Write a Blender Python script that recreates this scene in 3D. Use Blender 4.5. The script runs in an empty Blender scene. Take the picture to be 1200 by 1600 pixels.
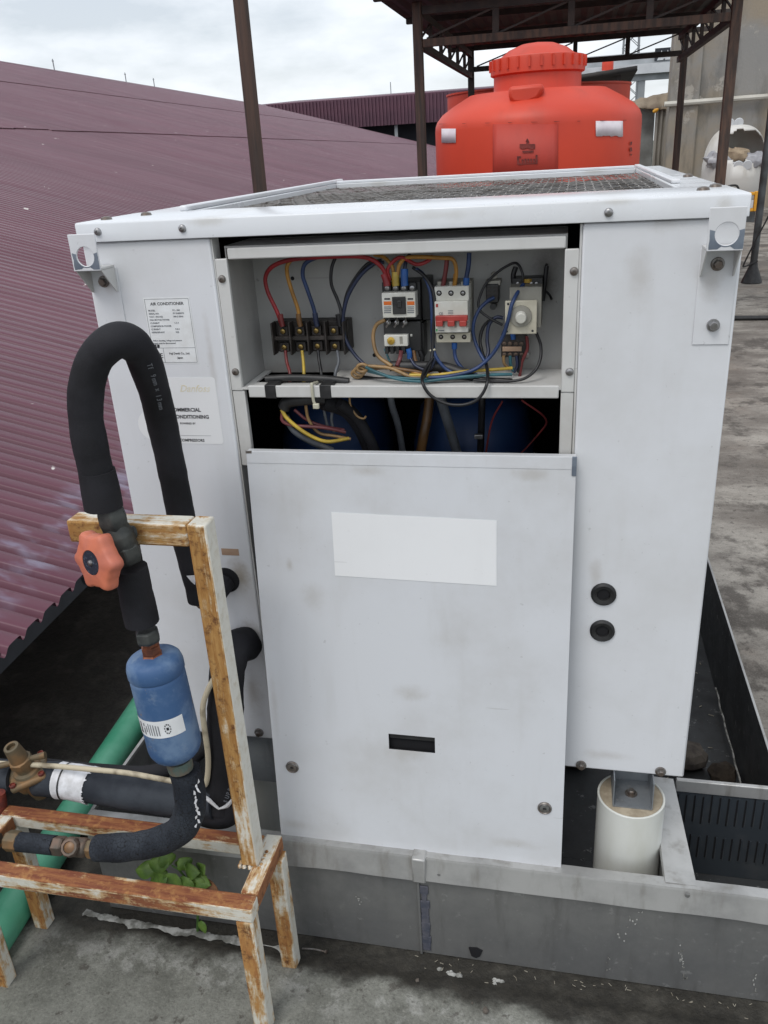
import bpy, math, random
from mathutils import Vector, Matrix, noise as mnoise
random.seed(7)
D = bpy.data
sc = bpy.context.scene
col = sc.collection
PI = math.pi

# ------------------------------------------------------------------ camera
CAM = Vector((0.0, -1.25, 1.47))
FPX = 1300.0                                   # focal length in pixels of a 1200 x 1600 frame
AX = Vector((0.97739, 0.03192, -0.20900))
AY = Vector((0.20413, -0.40001, 0.89349))
AZ = Vector((-0.05508, -0.91596, -0.39748))
CX = Vector((AX.x, AY.x, AZ.x)).normalized()   # camera right in the place
CD = Vector((AX.y, AY.y, AZ.y))
CF = Vector((AX.z, AY.z, AZ.z))
CU = -(CD - CD.dot(CX) * CX).normalized()
CB = CX.cross(CU)
cam = D.objects.new('camera', D.cameras.new('camera'))
col.objects.link(cam)
mw = Matrix.Identity(4)
for i in range(3):
    mw[i][0], mw[i][1], mw[i][2], mw[i][3] = CX[i], CU[i], CB[i], CAM[i]
cam.matrix_world = mw
cam.data.sensor_fit = 'VERTICAL'
cam.data.sensor_height = 36.0
cam.data.lens = FPX / 1600.0 * 36.0
cam.data.clip_start = 0.02
cam.data.clip_end = 3000
sc.camera = cam
sc.render.resolution_x, sc.render.resolution_y = 768, 1024

# ------------------------------------------------------------------ sky and sun
SUN_EL, SUN_AZ = math.radians(58), math.radians(203)   # azimuth clockwise from +Y
w = D.worlds.new('World'); sc.world = w; w.use_nodes = True
nt = w.node_tree; nt.nodes.clear()
def N(t, k, **kw):
    n = t.nodes.new(k)
    for a, b in kw.items(): setattr(n, a, b)
    return n
out = N(nt, 'ShaderNodeOutputWorld'); bg = N(nt, 'ShaderNodeBackground')
sky = N(nt, 'ShaderNodeTexSky', sky_type='NISHITA', sun_disc=False)
sky.sun_elevation = SUN_EL; sky.sun_rotation = SUN_AZ; sky.air_density = 1.0; sky.dust_density = 2.0
tc = N(nt, 'ShaderNodeTexCoord'); mp = N(nt, 'ShaderNodeMapping'); mp.inputs['Scale'].default_value = (1.2, 1.2, 3.4)
n1 = N(nt, 'ShaderNodeTexNoise'); n1.inputs['Scale'].default_value = 3.0; n1.inputs['Detail'].default_value = 7; n1.inputs['Roughness'].default_value = .56
rp = N(nt, 'ShaderNodeValToRGB'); rp.color_ramp.elements[0].position = .36; rp.color_ramp.elements[1].position = .60
rp.color_ramp.elements[0].color = (.52, .52, .52, 1); rp.color_ramp.elements[1].color = (.97, .97, .97, 1)
mx = N(nt, 'ShaderNodeMixRGB'); mx.inputs[2].default_value = (11.3, 11.8, 12.4, 1)
nt.links.new(tc.outputs['Generated'], mp.inputs[0]); nt.links.new(mp.outputs[0], n1.inputs['Vector'])
nt.links.new(n1.outputs[0], rp.inputs[0]); nt.links.new(rp.outputs[0], mx.inputs[0])
nt.links.new(sky.outputs[0], mx.inputs[1]); nt.links.new(mx.outputs[0], bg.inputs[0])
bg.inputs[1].default_value = 0.10
nt.links.new(bg.outputs[0], out.inputs[0])
sun = D.objects.new('sun', D.lights.new('sun', 'SUN')); col.objects.link(sun)
sun.data.energy = 1.4; sun.data.angle = math.radians(24); sun.data.color = (1, .97, .93)
sd = Vector((math.sin(SUN_AZ) * math.cos(SUN_EL), math.cos(SUN_AZ) * math.cos(SUN_EL), math.sin(SUN_EL)))
sun.rotation_euler = sd.to_track_quat('Z', 'Y').to_euler(); sun.location = (0, -6, 12)
vs = sc.view_settings
vs.view_transform = 'Standard'; vs.look = 'None'; vs.gamma = 1; vs.exposure = -0.06; vs.use_curve_mapping = False

# ------------------------------------------------------------------ helpers
def ray(u, v):
    c = Vector((u - 600.0, v - 800.0, FPX))
    return Vector((AX.dot(c), AY.dot(c), AZ.dot(c)))
def at(u, v, X=None, Y=None, Z=None):
    r = ray(u, v)
    t = (Y - CAM.y) / r.y if Y is not None else ((Z - CAM.z) / r.z if Z is not None else (X - CAM.x) / r.x)
    return CAM + r * t
def atp(u, v, p0, n):
    r = ray(u, v); return CAM + r * (n.dot(p0 - CAM) / n.dot(r))
def V(*a): return Vector(a)
def crom(pts, n=7):
    P = [Vector(p) for p in pts]
    if len(P) < 3: return P
    Q = [2 * P[0] - P[1]] + P + [2 * P[-1] - P[-2]]
    o = []
    for i in range(1, len(Q) - 2):
        a, b, c, d = Q[i - 1], Q[i], Q[i + 1], Q[i + 2]
        for k in range(n):
            t = k / n
            o.append(.5 * ((2 * b) + (c - a) * t + (2 * a - 5 * b + 4 * c - d) * t * t + (3 * b - a - 3 * c + d) * t ** 3))
    o.append(P[-1]); return o
WP = {}
class MB:
    def __init__(s): s.v, s.f = [], []
    def add(s, vs, fs):
        b = len(s.v); s.v += [Vector(p) for p in vs]; s.f += [tuple(b + i for i in f) for f in fs]; return s
    def box(s, x0, x1, y0, y1, z0, z1):
        return s.add([(x0, y0, z0), (x1, y0, z0), (x1, y1, z0), (x0, y1, z0), (x0, y0, z1), (x1, y0, z1), (x1, y1, z1), (x0, y1, z1)],
                     [(0, 3, 2, 1), (4, 5, 6, 7), (0, 1, 5, 4), (1, 2, 6, 5), (2, 3, 7, 6), (3, 0, 4, 7)])
    def obox(s, c, a, b, d):                    # centre and three half-axis vectors
        c = Vector(c); P = []
        for k in (-1, 1):
            for i, j in ((-1, -1), (1, -1), (1, 1), (-1, 1)): P.append(c + a * i + b * j + d * k)
        return s.add(P, [(0, 3, 2, 1), (4, 5, 6, 7), (0, 1, 5, 4), (1, 2, 6, 5), (2, 3, 7, 6), (3, 0, 4, 7)])
    def bar(s, p, q, w, h, up=V(0, 0, 1)):
        p, q = Vector(p), Vector(q); d = (q - p); L = d.length; d.normalize()
        x = d.cross(up).normalized(); y = x.cross(d)
        return s.obox((p + q) / 2, x * w / 2, y * h / 2, d * L / 2)
    def tube(s, pts, r, seg=12, n=7, smooth=True, cap=True):
        P = crom(pts, n) if smooth else [Vector(p) for p in pts]
        m = len(P); vs = []
        def rad(i):
            if isinstance(r, (int, float)): return r
            t = i / (m - 1) * (len(r) - 1); k = min(int(t), len(r) - 2); return r[k] + (r[k + 1] - r[k]) * (t - k)
        t0 = (P[1] - P[0]).normalized(); lump = s.lump if hasattr(s, 'lump') else 0
        u = t0.cross(V(0, 0, 1))
        if u.length < .05: u = t0.cross(V(1, 0, 0))
        u.normalize()
        for i in range(m):
            t = (P[min(i + 1, m - 1)] - P[max(i - 1, 0)])
            if t.length < 1e-9: t = t0.copy()
            t.normalize(); u = (u - t * u.dot(t)).normalized(); b = t.cross(u); R = rad(i)
            if lump: R *= 1 + lump * mnoise.fractal(P[i] * 28, 1, 2, 3)
            for k in range(seg):
                a = 2 * PI * k / seg; vs.append(P[i] + (u * math.cos(a) + b * math.sin(a)) * R)
        fs = [(i * seg + k, i * seg + (k + 1) % seg, (i + 1) * seg + (k + 1) % seg, (i + 1) * seg + k) for i in range(m - 1) for k in range(seg)]
        if cap: fs += [tuple(range(seg))[::-1], tuple((m - 1) * seg + k for k in range(seg))]
        return s.add(vs, fs)
    def cyl(s, p, q, r, seg=16): return s.tube([p, q], r, seg, smooth=False)
    def lathe(s, prof, o, ax=V(0, 0, 1), seg=32, skip=None, rot=0, cap=True):
        o, ax = Vector(o), Vector(ax).normalized()
        u = ax.cross(V(0, 1, 0.001))
        if u.length < .05: u = ax.cross(V(1, 0, 0))
        u.normalize(); b = ax.cross(u); vs = []
        for r, h in prof:
            for k in range(seg):
                a = 2 * PI * k / seg + rot; vs.append(o + ax * h + (u * math.cos(a) + b * math.sin(a)) * r)
        fs = [(i * seg + k, i * seg + (k + 1) % seg, (i + 1) * seg + (k + 1) % seg, (i + 1) * seg + k)
              for i in range(len(prof) - 1) for k in range(seg) if not (skip and skip(i, k))]
        if cap: fs += [tuple(range(seg))[::-1], tuple((len(prof) - 1) * seg + k for k in range(seg))]
        return s.add(vs, fs)
    def prism(s, poly, o, ux, uy, dep):
        o, ux, uy, dep = Vector(o), Vector(ux), Vector(uy), Vector(dep); n = len(poly)
        vs = [o + ux * a + uy * b for a, b in poly] + [o + ux * a + uy * b + dep for a, b in poly]
        return s.add(vs, [tuple(range(n))[::-1], tuple(range(n, 2 * n))] + [(i, (i + 1) % n, n + (i + 1) % n, n + i) for i in range(n)])
    def holed(s, x0, x1, y0, y1, cx, cy, r, o, ux, uy, dep, seg=24):   # a rectangular plate with a round hole
        o, ux, uy, dep = Vector(o), Vector(ux), Vector(uy), Vector(dep); A, B = [], []
        for k in range(seg):
            a = 2 * PI * (k + .5) / seg; c, t = math.cos(a), math.sin(a)
            A.append((cx + r * c, cy + r * t))
            q = min(((x1 - cx) / c if c > 0 else (x0 - cx) / c) if abs(c) > 1e-6 else 9e9, ((y1 - cy) / t if t > 0 else (y0 - cy) / t) if abs(t) > 1e-6 else 9e9)
            B.append([cx + q * c, cy + q * t])
        for (X, Yy) in ((x0, y0), (x1, y0), (x1, y1), (x0, y1)):
            k = min(range(seg), key=lambda i: (B[i][0] - X) ** 2 + (B[i][1] - Yy) ** 2); B[k] = [X, Yy]
        P = [o + ux * a + uy * b for a, b in A + B] + [o + ux * a + uy * b + dep for a, b in A + B]
        n = seg; m = 2 * seg; fs = []
        for i in range(n):
            j = (i + 1) % n
            fs += [(i, j, n + j, n + i), (m + i, m + n + i, m + n + j, m + j), (i, m + i, m + j, j), (n + i, n + j, m + n + j, m + n + i)]
        return s.add(P, fs)
    def build(s, name, mat, parent=None, bevel=0, smooth=35, seg=2, solid=0):
        lo = Vector([min(p[i] for p in s.v) for i in range(3)]); hi = Vector([max(p[i] for p in s.v) for i in range(3)])
        c = (lo + hi) / 2
        if parent is None: c.z = lo.z
        me = D.meshes.new(name); me.from_pydata([p - c for p in s.v], [], s.f); me.update()
        if mat: me.materials.append(mat if not isinstance(mat, str) else MT[mat])
        if smooth:
            me.polygons.foreach_set('use_smooth', [True] * len(me.polygons)); me.set_sharp_from_angle(angle=math.radians(smooth))
        o = D.objects.new(name, me); col.objects.link(o); WP[o.name] = c
        if parent is not None:
            o.parent = parent; o.location = c - WP[parent.name]
        else: o.location = c
        if solid:
            m = o.modifiers.new('sheet', 'SOLIDIFY'); m.thickness = solid; m.offset = 0
        if bevel:
            m = o.modifiers.new('edge', 'BEVEL'); m.width = bevel; m.segments = seg; m.limit_method = 'ANGLE'; m.angle_limit = math.radians(40)
        return o
def tag(o, label, cat, group=None):
    o['label'] = label; o['category'] = cat
    if group: o['group'] = group
    return o
def struct(o, kind='structure', label=None):
    o['kind'] = kind
    if label: o['label'] = label
    return o
def thing(name, loc, label, cat, group=None):
    o = D.objects.new(name, None); col.objects.link(o); o.location = loc; WP[o.name] = Vector(loc); o.empty_display_size = .05
    return tag(o, label, cat, group)
def part(name, mat, parent, fn, *a, **k):
    kw = {x: k.pop(x) for x in ('bevel', 'smooth', 'seg_', 'solid') if x in k}
    m = MB(); getattr(m, fn)(*a, **k); return m.build(name, mat, parent, **kw)
def lettering(s, size, o, ux, uy, mat, parent, bold=0.0, align='LEFT', name='lettering', shear=0, depth=.0002):
    cu = D.curves.new('t', 'FONT'); cu.body = s; cu.size = size; cu.align_x = align; cu.extrude = depth; cu.offset = bold; cu.shear = shear; cu.resolution_u = 2
    ob = D.objects.new('t', cu); me = D.meshes.new_from_object(ob)
    ux, uy = Vector(ux).normalized(), Vector(uy).normalized(); uz = ux.cross(uy); o = Vector(o)
    m = MB(); m.v = [o + ux * v.co.x + uy * v.co.y + uz * v.co.z for v in me.vertices]; m.f = [tuple(p.vertices) for p in me.polygons]
    D.objects.remove(ob); D.curves.remove(cu); D.meshes.remove(me)
    if not m.v: return None
    return m.build(name, mat, parent, smooth=0)

# ------------------------------------------------------------------ materials
MT = {}
def base_mat(name, rough=.6, metal=0.0, spec=.5):
    m = D.materials.new(name); m.use_nodes = True; t = m.node_tree
    b = t.nodes['Principled BSDF']; b.inputs['Roughness'].default_value = rough; b.inputs['Metallic'].default_value = metal
    b.inputs['Specular IOR Level'].default_value = spec; MT[name] = m
    return m, t, b
def coords(t, coord='Object', scale=(1, 1, 1), rot=(0, 0, 0)):
    if coord == 'World': g = N(t, 'ShaderNodeNewGeometry'); o = g.outputs['Position']
    else: g = N(t, 'ShaderNodeTexCoord'); o = g.outputs[coord]
    mp = N(t, 'ShaderNodeMapping'); mp.inputs['Scale'].default_value = scale; mp.inputs['Rotation'].default_value = rot
    t.links.new(o, mp.inputs[0]); return mp.outputs[0]
def noise(t, vec, scale, detail=6, rough=.55, dist=0):
    n = N(t, 'ShaderNodeTexNoise'); n.inputs['Scale'].default_value = scale; n.inputs['Detail'].default_value = detail
    n.inputs['Roughness'].default_value = rough; n.inputs['Distortion'].default_value = dist
    t.links.new(vec, n.inputs['Vector']); return n.outputs[0]
def ramp(t, fac, a, b, ca=0, cb=1):
    r = N(t, 'ShaderNodeMapRange'); r.inputs[1].default_value = a; r.inputs[2].default_value = b; r.inputs[3].default_value = ca; r.inputs[4].default_value = cb
    r.interpolation_type = 'SMOOTHSTEP'; t.links.new(fac, r.inputs[0]); return r.outputs[0]
def mix(t, fac, a, b):
    m = N(t, 'ShaderNodeMixRGB')
    for i, x in ((1, a), (2, b)):
        if isinstance(x, tuple): m.inputs[i].default_value = (*x, 1)
        else: t.links.new(x, m.inputs[i])
    if isinstance(fac, (int, float)): m.inputs[0].default_value = fac
    else: t.links.new(fac, m.inputs[0])
    return m.outputs[0]
def math_(t, op, a, b=None):
    m = N(t, 'ShaderNodeMath', operation=op)
    for i, x in enumerate((a, b)):
        if x is None: continue
        if isinstance(x, (int, float)): m.inputs[i].default_value = x
        else: t.links.new(x, m.inputs[i])
    return m.outputs[0]
def bump(t, b, h, strength=.3, dist=.002):
    n = N(t, 'ShaderNodeBump'); n.inputs['Strength'].default_value = strength; n.inputs['Distance'].default_value = dist
    t.links.new(h, n.inputs['Height']); t.links.new(n.outputs[0], b.inputs['Normal'])
def M(name, c1, c2=None, scale=12, rough=.6, metal=0, lo=.35, hi=.65, stretch=(1, 1, 1), bp=0, bs=150, coord='Object', spec=.5, bd=.002):
    m, t, b = base_mat(name, rough, metal, spec); v = coords(t, coord, stretch)
    c2 = c2 or tuple(x * .75 for x in c1)
    t.links.new(mix(t, ramp(t, noise(t, v, scale), lo, hi), c1, c2), b.inputs['Base Color'])
    if bp: bump(t, b, noise(t, coords(t, coord), bs, 4), bp, bd)
    return m
def painted(name, base, dirt, amount, seed=0, rough=.38, speck=.6):
    # sheet metal paint with faint smears, runs and small specks of grime
    m, t, b = base_mat(name, rough); v = coords(t, 'World')
    off = N(t, 'ShaderNodeVectorMath', operation='ADD'); off.inputs[1].default_value = (seed * 3.1, seed * 1.7, seed * 2.3); t.links.new(v, off.inputs[0]); v = off.outputs[0]
    s1 = ramp(t, noise(t, v, 3.2, 8, .6), .42, .72); 
    mp = N(t, 'ShaderNodeMapping'); mp.inputs['Scale'].default_value = (14, 14, 1.6); t.links.new(v, mp.inputs[0])
    s2 = ramp(t, noise(t, mp.outputs[0], 2.0, 5), .5, .8)
    s3 = ramp(t, noise(t, v, 85, 3, .6), .68, .76)
    f = math_(t, 'MULTIPLY', math_(t, 'ADD', math_(t, 'MULTIPLY', s1, .7), math_(t, 'MULTIPLY', s2, .22)), amount)
    c = mix(t, f, base, dirt); c = mix(t, math_(t, 'MULTIPLY', s3, speck * .35), c, tuple(x * .35 for x in dirt))
    t.links.new(c, b.inputs['Base Color'])
    t.links.new(ramp(t, s1, 0, 1, rough, rough + .2), b.inputs['Roughness'])
    sm = N(t, 'ShaderNodeMapping'); sm.inputs['Scale'].default_value = (4, 60, 60); sm.inputs['Rotation'].default_value = (0, 1.15, .2); t.links.new(v, sm.inputs[0])
    sc1 = ramp(t, noise(t, sm.outputs[0], 2.0, 2, .4), .765, .78); c = mix(t, math_(t, 'MULTIPLY', sc1, .2), c, tuple(x * .6 for x in dirt)); t.links.new(c, b.inputs['Base Color'])
    bump(t, b, math_(t, 'ADD', noise(t, v, 3.0, 2), math_(t, 'MULTIPLY', noise(t, v, 16, 3), .12)), .16, .02)
    return m
painted('panel_white', (.705, .72, .748), (.36, .34, .29), .34, 1, .34)
painted('band_white', (.68, .70, .725), (.40, .38, .34), .3, 3, .2)
painted('door_white', (.635, .652, .68), (.33, .31, .27), .46, 5)
painted('frame_white', (.60, .60, .585), (.22, .19, .15), .6, 9, .45)
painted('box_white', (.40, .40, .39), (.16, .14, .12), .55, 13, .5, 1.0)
def grime(name, spots, colr):
    # handled and rust-wept smudges at fixed places on the sheet metal
    m = MT[name]; t = m.node_tree; b = t.nodes['Principled BSDF']; v = coords(t, 'World'); c = b.inputs['Base Color'].links[0].from_socket; n_ = noise(t, v, 38, 7, .7); n2 = noise(t, v, 12, 6, .65)
    for (u, w_, Y, rx, rz, k) in spots:
        q = at(u, w_, Y=Y); d = N(t, 'ShaderNodeVectorMath', operation='DISTANCE'); mp = N(t, 'ShaderNodeMapping'); sc3 = (1 / rx, 0, 1 / rz); mp.inputs['Scale'].default_value = sc3; t.links.new(v, mp.inputs[0]); t.links.new(mp.outputs[0], d.inputs[0]); d.inputs[1].default_value = (q.x / rx, 0, q.z / rz)
        e = math_(t, 'ADD', d.outputs['Value'], math_(t, 'ADD', math_(t, 'MULTIPLY', n_, .8), math_(t, 'MULTIPLY', n2, 1.1)))
        c = mix(t, math_(t, 'MULTIPLY', ramp(t, e, 1.75, .9), k), c, colr)
    t.links.new(c, b.inputs['Base Color'])
grime('panel_white', ((376, 900, 0, .035, .06, .8), (392, 990, 0, .04, .05, .75), (396, 1080, 0, .035, .08, .45), (1110, 440, 0, .03, .05, .35), (330, 560, 0, .012, .12, .3), (1045, 345, 0, .05, .03, .35), (930, 900, 0, .02, .05, .3), (1000, 430, 0, .035, .07, .28), (950, 1180, 0, .07, .02, .3), (170, 440, 0, .02, .03, .35)), (.30, .25, .19))
grime('door_white', ((640, 1085, -.06, .045, .03, .38), (575, 735, -.02, .05, .018, .45), (490, 930, -.04, .04, .045, .3), (455, 880, -.03, .012, .02, .45), (700, 1000, -.05, .05, .035, .15), (830, 740, -.02, .06, .02, .4), (640, 1170, -.06, .06, .03, .35), (460, 1290, -.09, .06, .02, .35), (800, 1320, -.09, .09, .02, .35), (430, 1100, -.06, .012, .12, .25)), (.34, .31, .26))
grime('band_white', ((330, 345, 0, .06, .012, .4), (960, 315, 0, .05, .01, .4), (700, 335, 0, .08, .012, .3), (1130, 320, 0, .02, .02, .4)), (.38, .35, .29))
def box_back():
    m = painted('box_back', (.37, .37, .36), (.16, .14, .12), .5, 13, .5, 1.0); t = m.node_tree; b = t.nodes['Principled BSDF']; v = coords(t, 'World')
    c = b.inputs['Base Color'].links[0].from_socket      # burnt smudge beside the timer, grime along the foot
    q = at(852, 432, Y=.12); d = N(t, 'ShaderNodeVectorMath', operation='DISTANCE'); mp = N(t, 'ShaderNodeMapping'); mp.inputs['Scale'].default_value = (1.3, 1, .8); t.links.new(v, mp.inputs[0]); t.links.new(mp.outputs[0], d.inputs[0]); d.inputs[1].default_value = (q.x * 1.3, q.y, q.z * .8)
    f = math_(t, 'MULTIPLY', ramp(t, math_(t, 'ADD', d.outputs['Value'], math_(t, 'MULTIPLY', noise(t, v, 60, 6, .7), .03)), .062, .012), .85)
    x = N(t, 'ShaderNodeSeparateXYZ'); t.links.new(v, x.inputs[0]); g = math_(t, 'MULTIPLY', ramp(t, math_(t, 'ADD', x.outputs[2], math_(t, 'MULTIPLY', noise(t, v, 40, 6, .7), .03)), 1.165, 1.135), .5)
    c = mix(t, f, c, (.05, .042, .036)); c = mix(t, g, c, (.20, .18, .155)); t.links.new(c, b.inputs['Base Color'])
box_back()
painted('sticker', (.80, .81, .82), (.6, .6, .6), .25, 20, .3, .2)
M('label_paper', (.80, .82, .83), (.72, .73, .73), 40, .4)
M('ink', (.02, .02, .025), rough=.6); M('ink_grey', (.16, .17, .19), rough=.6); M('gold_ink', (.68, .62, .45), (.75, .72, .62), 60, .5)
M('black_void', (.006, .006, .008), rough=.9)
M('foam_black', (.010, .010, .012), (.018, .018, .022), 14, .75, bp=.25, bs=400, spec=.3)
M('plastic_black', (.012, .012, .013), (.03, .03, .03), 30, .42, bp=.1, bs=300)
M('rubber_black', (.008, .008, .009), (.02, .02, .02), 30, .5)
M('bakelite', (.020, .016, .014), (.06, .05, .045), 60, .55, lo=.45, hi=.75)
M('plastic_white', (.66, .66, .62), (.55, .54, .48), 20, .4)
M('plastic_cream', (.56, .53, .43), (.45, .42, .33), 25, .45)
M('plastic_grey', (.22, .21, .18), (.30, .29, .25), 20, .5)
M('red_plastic', (.30, .025, .022), (.38, .05, .04), 30, .42)
M('orange_print', (.72, .16, .02), rough=.5); M('green_print', (.05, .3, .1), rough=.5)
M('brass', (.42, .30, .10), (.22, .15, .06), 60, .38, .9)
M('gold_dial', (.60, .40, .07), (.45, .28, .05), 80, .35, .5)
M('steel', (.42, .42, .43), (.25, .24, .23), 50, .35, .9)
M('steel_dirty', (.27, .26, .25), (.15, .12, .10), 60, .45, .75)
M('bare_metal', (.26, .30, .36), (.17, .20, .25), 25, .35, .6)
M('copper_old', (.28, .095, .045), (.13, .05, .03), 45, .5, .5)
M('copper_green', (.20, .16, .12), (.12, .17, .15), 40, .6, .4)
M('copper_dull', (.18, .12, .09), (.10, .085, .07), 35, .55, .5)
M('brass_weathered', (.13, .105, .065), (.25, .14, .06), 18, .6, .35, lo=.4, hi=.7, bp=.15)
M('rust_bolt', (.20, .035, .02), (.10, .02, .015), 80, .75)
M('valve_iron', (.030, .034, .034), (.07, .075, .07), 40, .6, .3, bp=.2)
M('wheel_orange', (.60, .175, .095), (.50, .155, .10), 30, .55, bp=.12, bs=250)
M('hub_blue', (.015, .022, .035), (.12, .15, .2), 240, .45, lo=.55, hi=.7)
M('cable_tie', (.62, .60, .47), rough=.4)
M('tape_black', (.014, .014, .015), (.03, .03, .03), 60, .5)
M('compressor_blue', (.012, .040, .13), (.02, .055, .15), 8, .5)
M('green_pipe', (.055, .31, .185), (.11, .38, .25), 9, .45, bp=.08, bs=60)
M('pvc_white', (.68, .69, .65), (.56, .56, .49), 9, .4, lo=.45, hi=.8, stretch=(1, 1, .3))
M('mortar', (.42, .36, .27), (.30, .25, .18), 45, .95, bp=.5, bs=120)
M('cream_cable', (.50, .44, .32), (.14, .11, .07), 22, .6, lo=.5, hi=.72)
M('white_tape', (.74, .75, .78), (.55, .55, .56), 50, .6, bp=.3, bs=90)
M('sealant', (.40, .40, .38), (.15, .15, .135), 34, .85, lo=.4, hi=.62, bp=.8, bs=90)
M('steel_rusty', (.11, .064, .045), (.05, .036, .030), 5, .7, .1, lo=.35, hi=.65, stretch=(6, 6, 1), bp=.25, bs=120)
M('steel_dark', (.030, .026, .025), (.055, .040, .034), 7, .7, .1, bp=.2, bs=90)
M('pole_brown', (.085, .047, .033), (.035, .024, .02), 4, .6, .1, stretch=(9, 9, .6), bp=.2, bs=120)
M('sheet_dark', (.024, .022, .022), (.04, .035, .032), 3, .75)
M('pole_grey', (.10, .11, .115), (.05, .05, .05), 6, .5, .3)
M('stem', (.07, .16, .03), rough=.5); M('leaf_brown', (.22, .10, .04), (.12, .05, .02), 40, .7)
M('stone', (.14, .12, .10), (.06, .05, .045), 30, .95, bp=.6, bs=80)
M('straw', (.42, .39, .32), (.25, .22, .17), 60, .8)
M('grey_block', (.27, .28, .27), (.13, .13, .12), 1.6, .9, lo=.35, hi=.7, bp=.3, bs=30)
M('fence_sheet', (.34, .32, .28), (.22, .20, .17), 2, .7, stretch=(3, 3, .4))
M('tarp_brown', (.26, .21, .15), (.16, .12, .085), 2, .8)
M('far_concrete', (.44, .46, .48), (.26, .28, .29), .7, .9, lo=.3, hi=.75)
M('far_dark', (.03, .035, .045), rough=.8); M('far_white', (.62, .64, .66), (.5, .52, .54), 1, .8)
M('fascia_purple', (.135, .058, .085), (.10, .045, .068), .6, .5)
M('tank_white', (.62, .61, .58), (.44, .41, .35), 2.2, .55, lo=.4, hi=.75)
M('bag_plastic', (.40, .40, .42), (.25, .25, .27), 6, .35); M('sack_brown', (.36, .28, .19), (.24, .18, .12), 8, .8)
M('yellow_case', (.70, .34, .02), (.6, .28, .02), 5, .45)
M('conduit', (.56, .54, .48), (.42, .40, .35), 1.4, .5)
M('tree_far', (.05, .09, .045), (.035, .06, .03), 3, .8)
M('mast_grey', (.30, .32, .34), rough=.7)
M('tank_print', (.09, .014, .012), (.22, .035, .026), 14, .7, lo=.4, hi=.6)
M('tank_paper', (.74, .69, .72), (.66, .59, .63), 9, .7)
M('paper_beige', (.42, .29, .2), (.34, .22, .15), 30, .7)
M('grille_slate', (.045, .055, .066), (.085, .09, .095), 9, .5, .2, lo=.45, hi=.75)
M('debris_brown', (.055, .042, .030), (.025, .018, .013), 40, .9)
for n_, c_ in dict(red=(.36, .022, .028), red_dark=(.20, .03, .03), orange=(.46, .22, .035), yellow=(.60, .42, .06), blue=(.018, .045, .14), blue_light=(.02, .12, .42),
                   navy=(.02, .03, .075), black=(.013, .013, .015), grey=(.13, .14, .155), brown=(.20, .10, .035), teal=(.035, .14, .17), mauve=(.20, .055, .06), tan=(.34, .21, .09)).items():
    M('wire_' + n_, c_, tuple(x * .6 for x in c_), 25, .42)
def rusty(name, stretch, amt, tint_a, tint_b, tint_c, face=(0, 0, 0)):
    # off-white enamel eaten by rust that follows the length of the bar; some faces have kept more of their paint
    m, t, b = base_mat(name, .62); v = coords(t, 'World', stretch)
    ge = N(t, 'ShaderNodeNewGeometry'); dp = N(t, 'ShaderNodeVectorMath', operation='DOT_PRODUCT'); t.links.new(ge.outputs['True Normal'], dp.inputs[0]); dp.inputs[1].default_value = face
    n0 = math_(t, 'ADD', math_(t, 'MULTIPLY', noise(t, v, 1.0, 10, .72), .72), math_(t, 'MULTIPLY', noise(t, coords(t, 'World'), 26, 8, .7), .28))
    n0 = math_(t, 'ADD', n0, dp.outputs['Value'])
    f = ramp(t, n0, amt - .022, amt + .022)
    g = noise(t, coords(t, 'World'), 55, 7, .7); h = noise(t, v, 4.5, 8, .75)
    r = mix(t, ramp(t, h, .35, .62), tint_a, tint_b); r = mix(t, ramp(t, g, .50, .68), r, tint_c)
    wht = mix(t, ramp(t, g, .45, .75), (.68, .66, .585), (.54, .49, .385)); wht = mix(t, math_(t, 'MULTIPLY', ramp(t, n0, amt - .07, amt - .015), .85), wht, (.50, .30, .11))
    t.links.new(mix(t, f, wht, r), b.inputs['Base Color']); t.links.new(ramp(t, f, 0, 1, .45, .88), b.inputs['Roughness'])
    bump(t, b, math_(t, 'ADD', math_(t, 'MULTIPLY', f, -.8), math_(t, 'ADD', h, g)), .5, .0016)
rusty('rust_post', (26, 26, 3.2), .455, (.46, .26, .085), (.32, .15, .038), (.13, .05, .016), (-.22, 0, -.1))
rusty('rust_rail', (3.6, 26, 26), .545, (.30, .12, .045), (.17, .048, .024), (.36, .17, .06), (0, 0, .13))
rusty('rust_top', (4.4, 26, 26), .455, (.46, .27, .09), (.34, .16, .045), (.14, .05, .018), (0, 0, -.07))
rusty('rust_leg', (22, 22, 4.0), .495, (.47, .25, .08), (.33, .14, .042), (.12, .045, .016), (-.06, 0, 0))
rusty('rust_side', (24, 4.0, 24), .535, (.34, .15, .06), (.22, .08, .03), (.12, .045, .016), (.10, 0, -.04))
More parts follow.
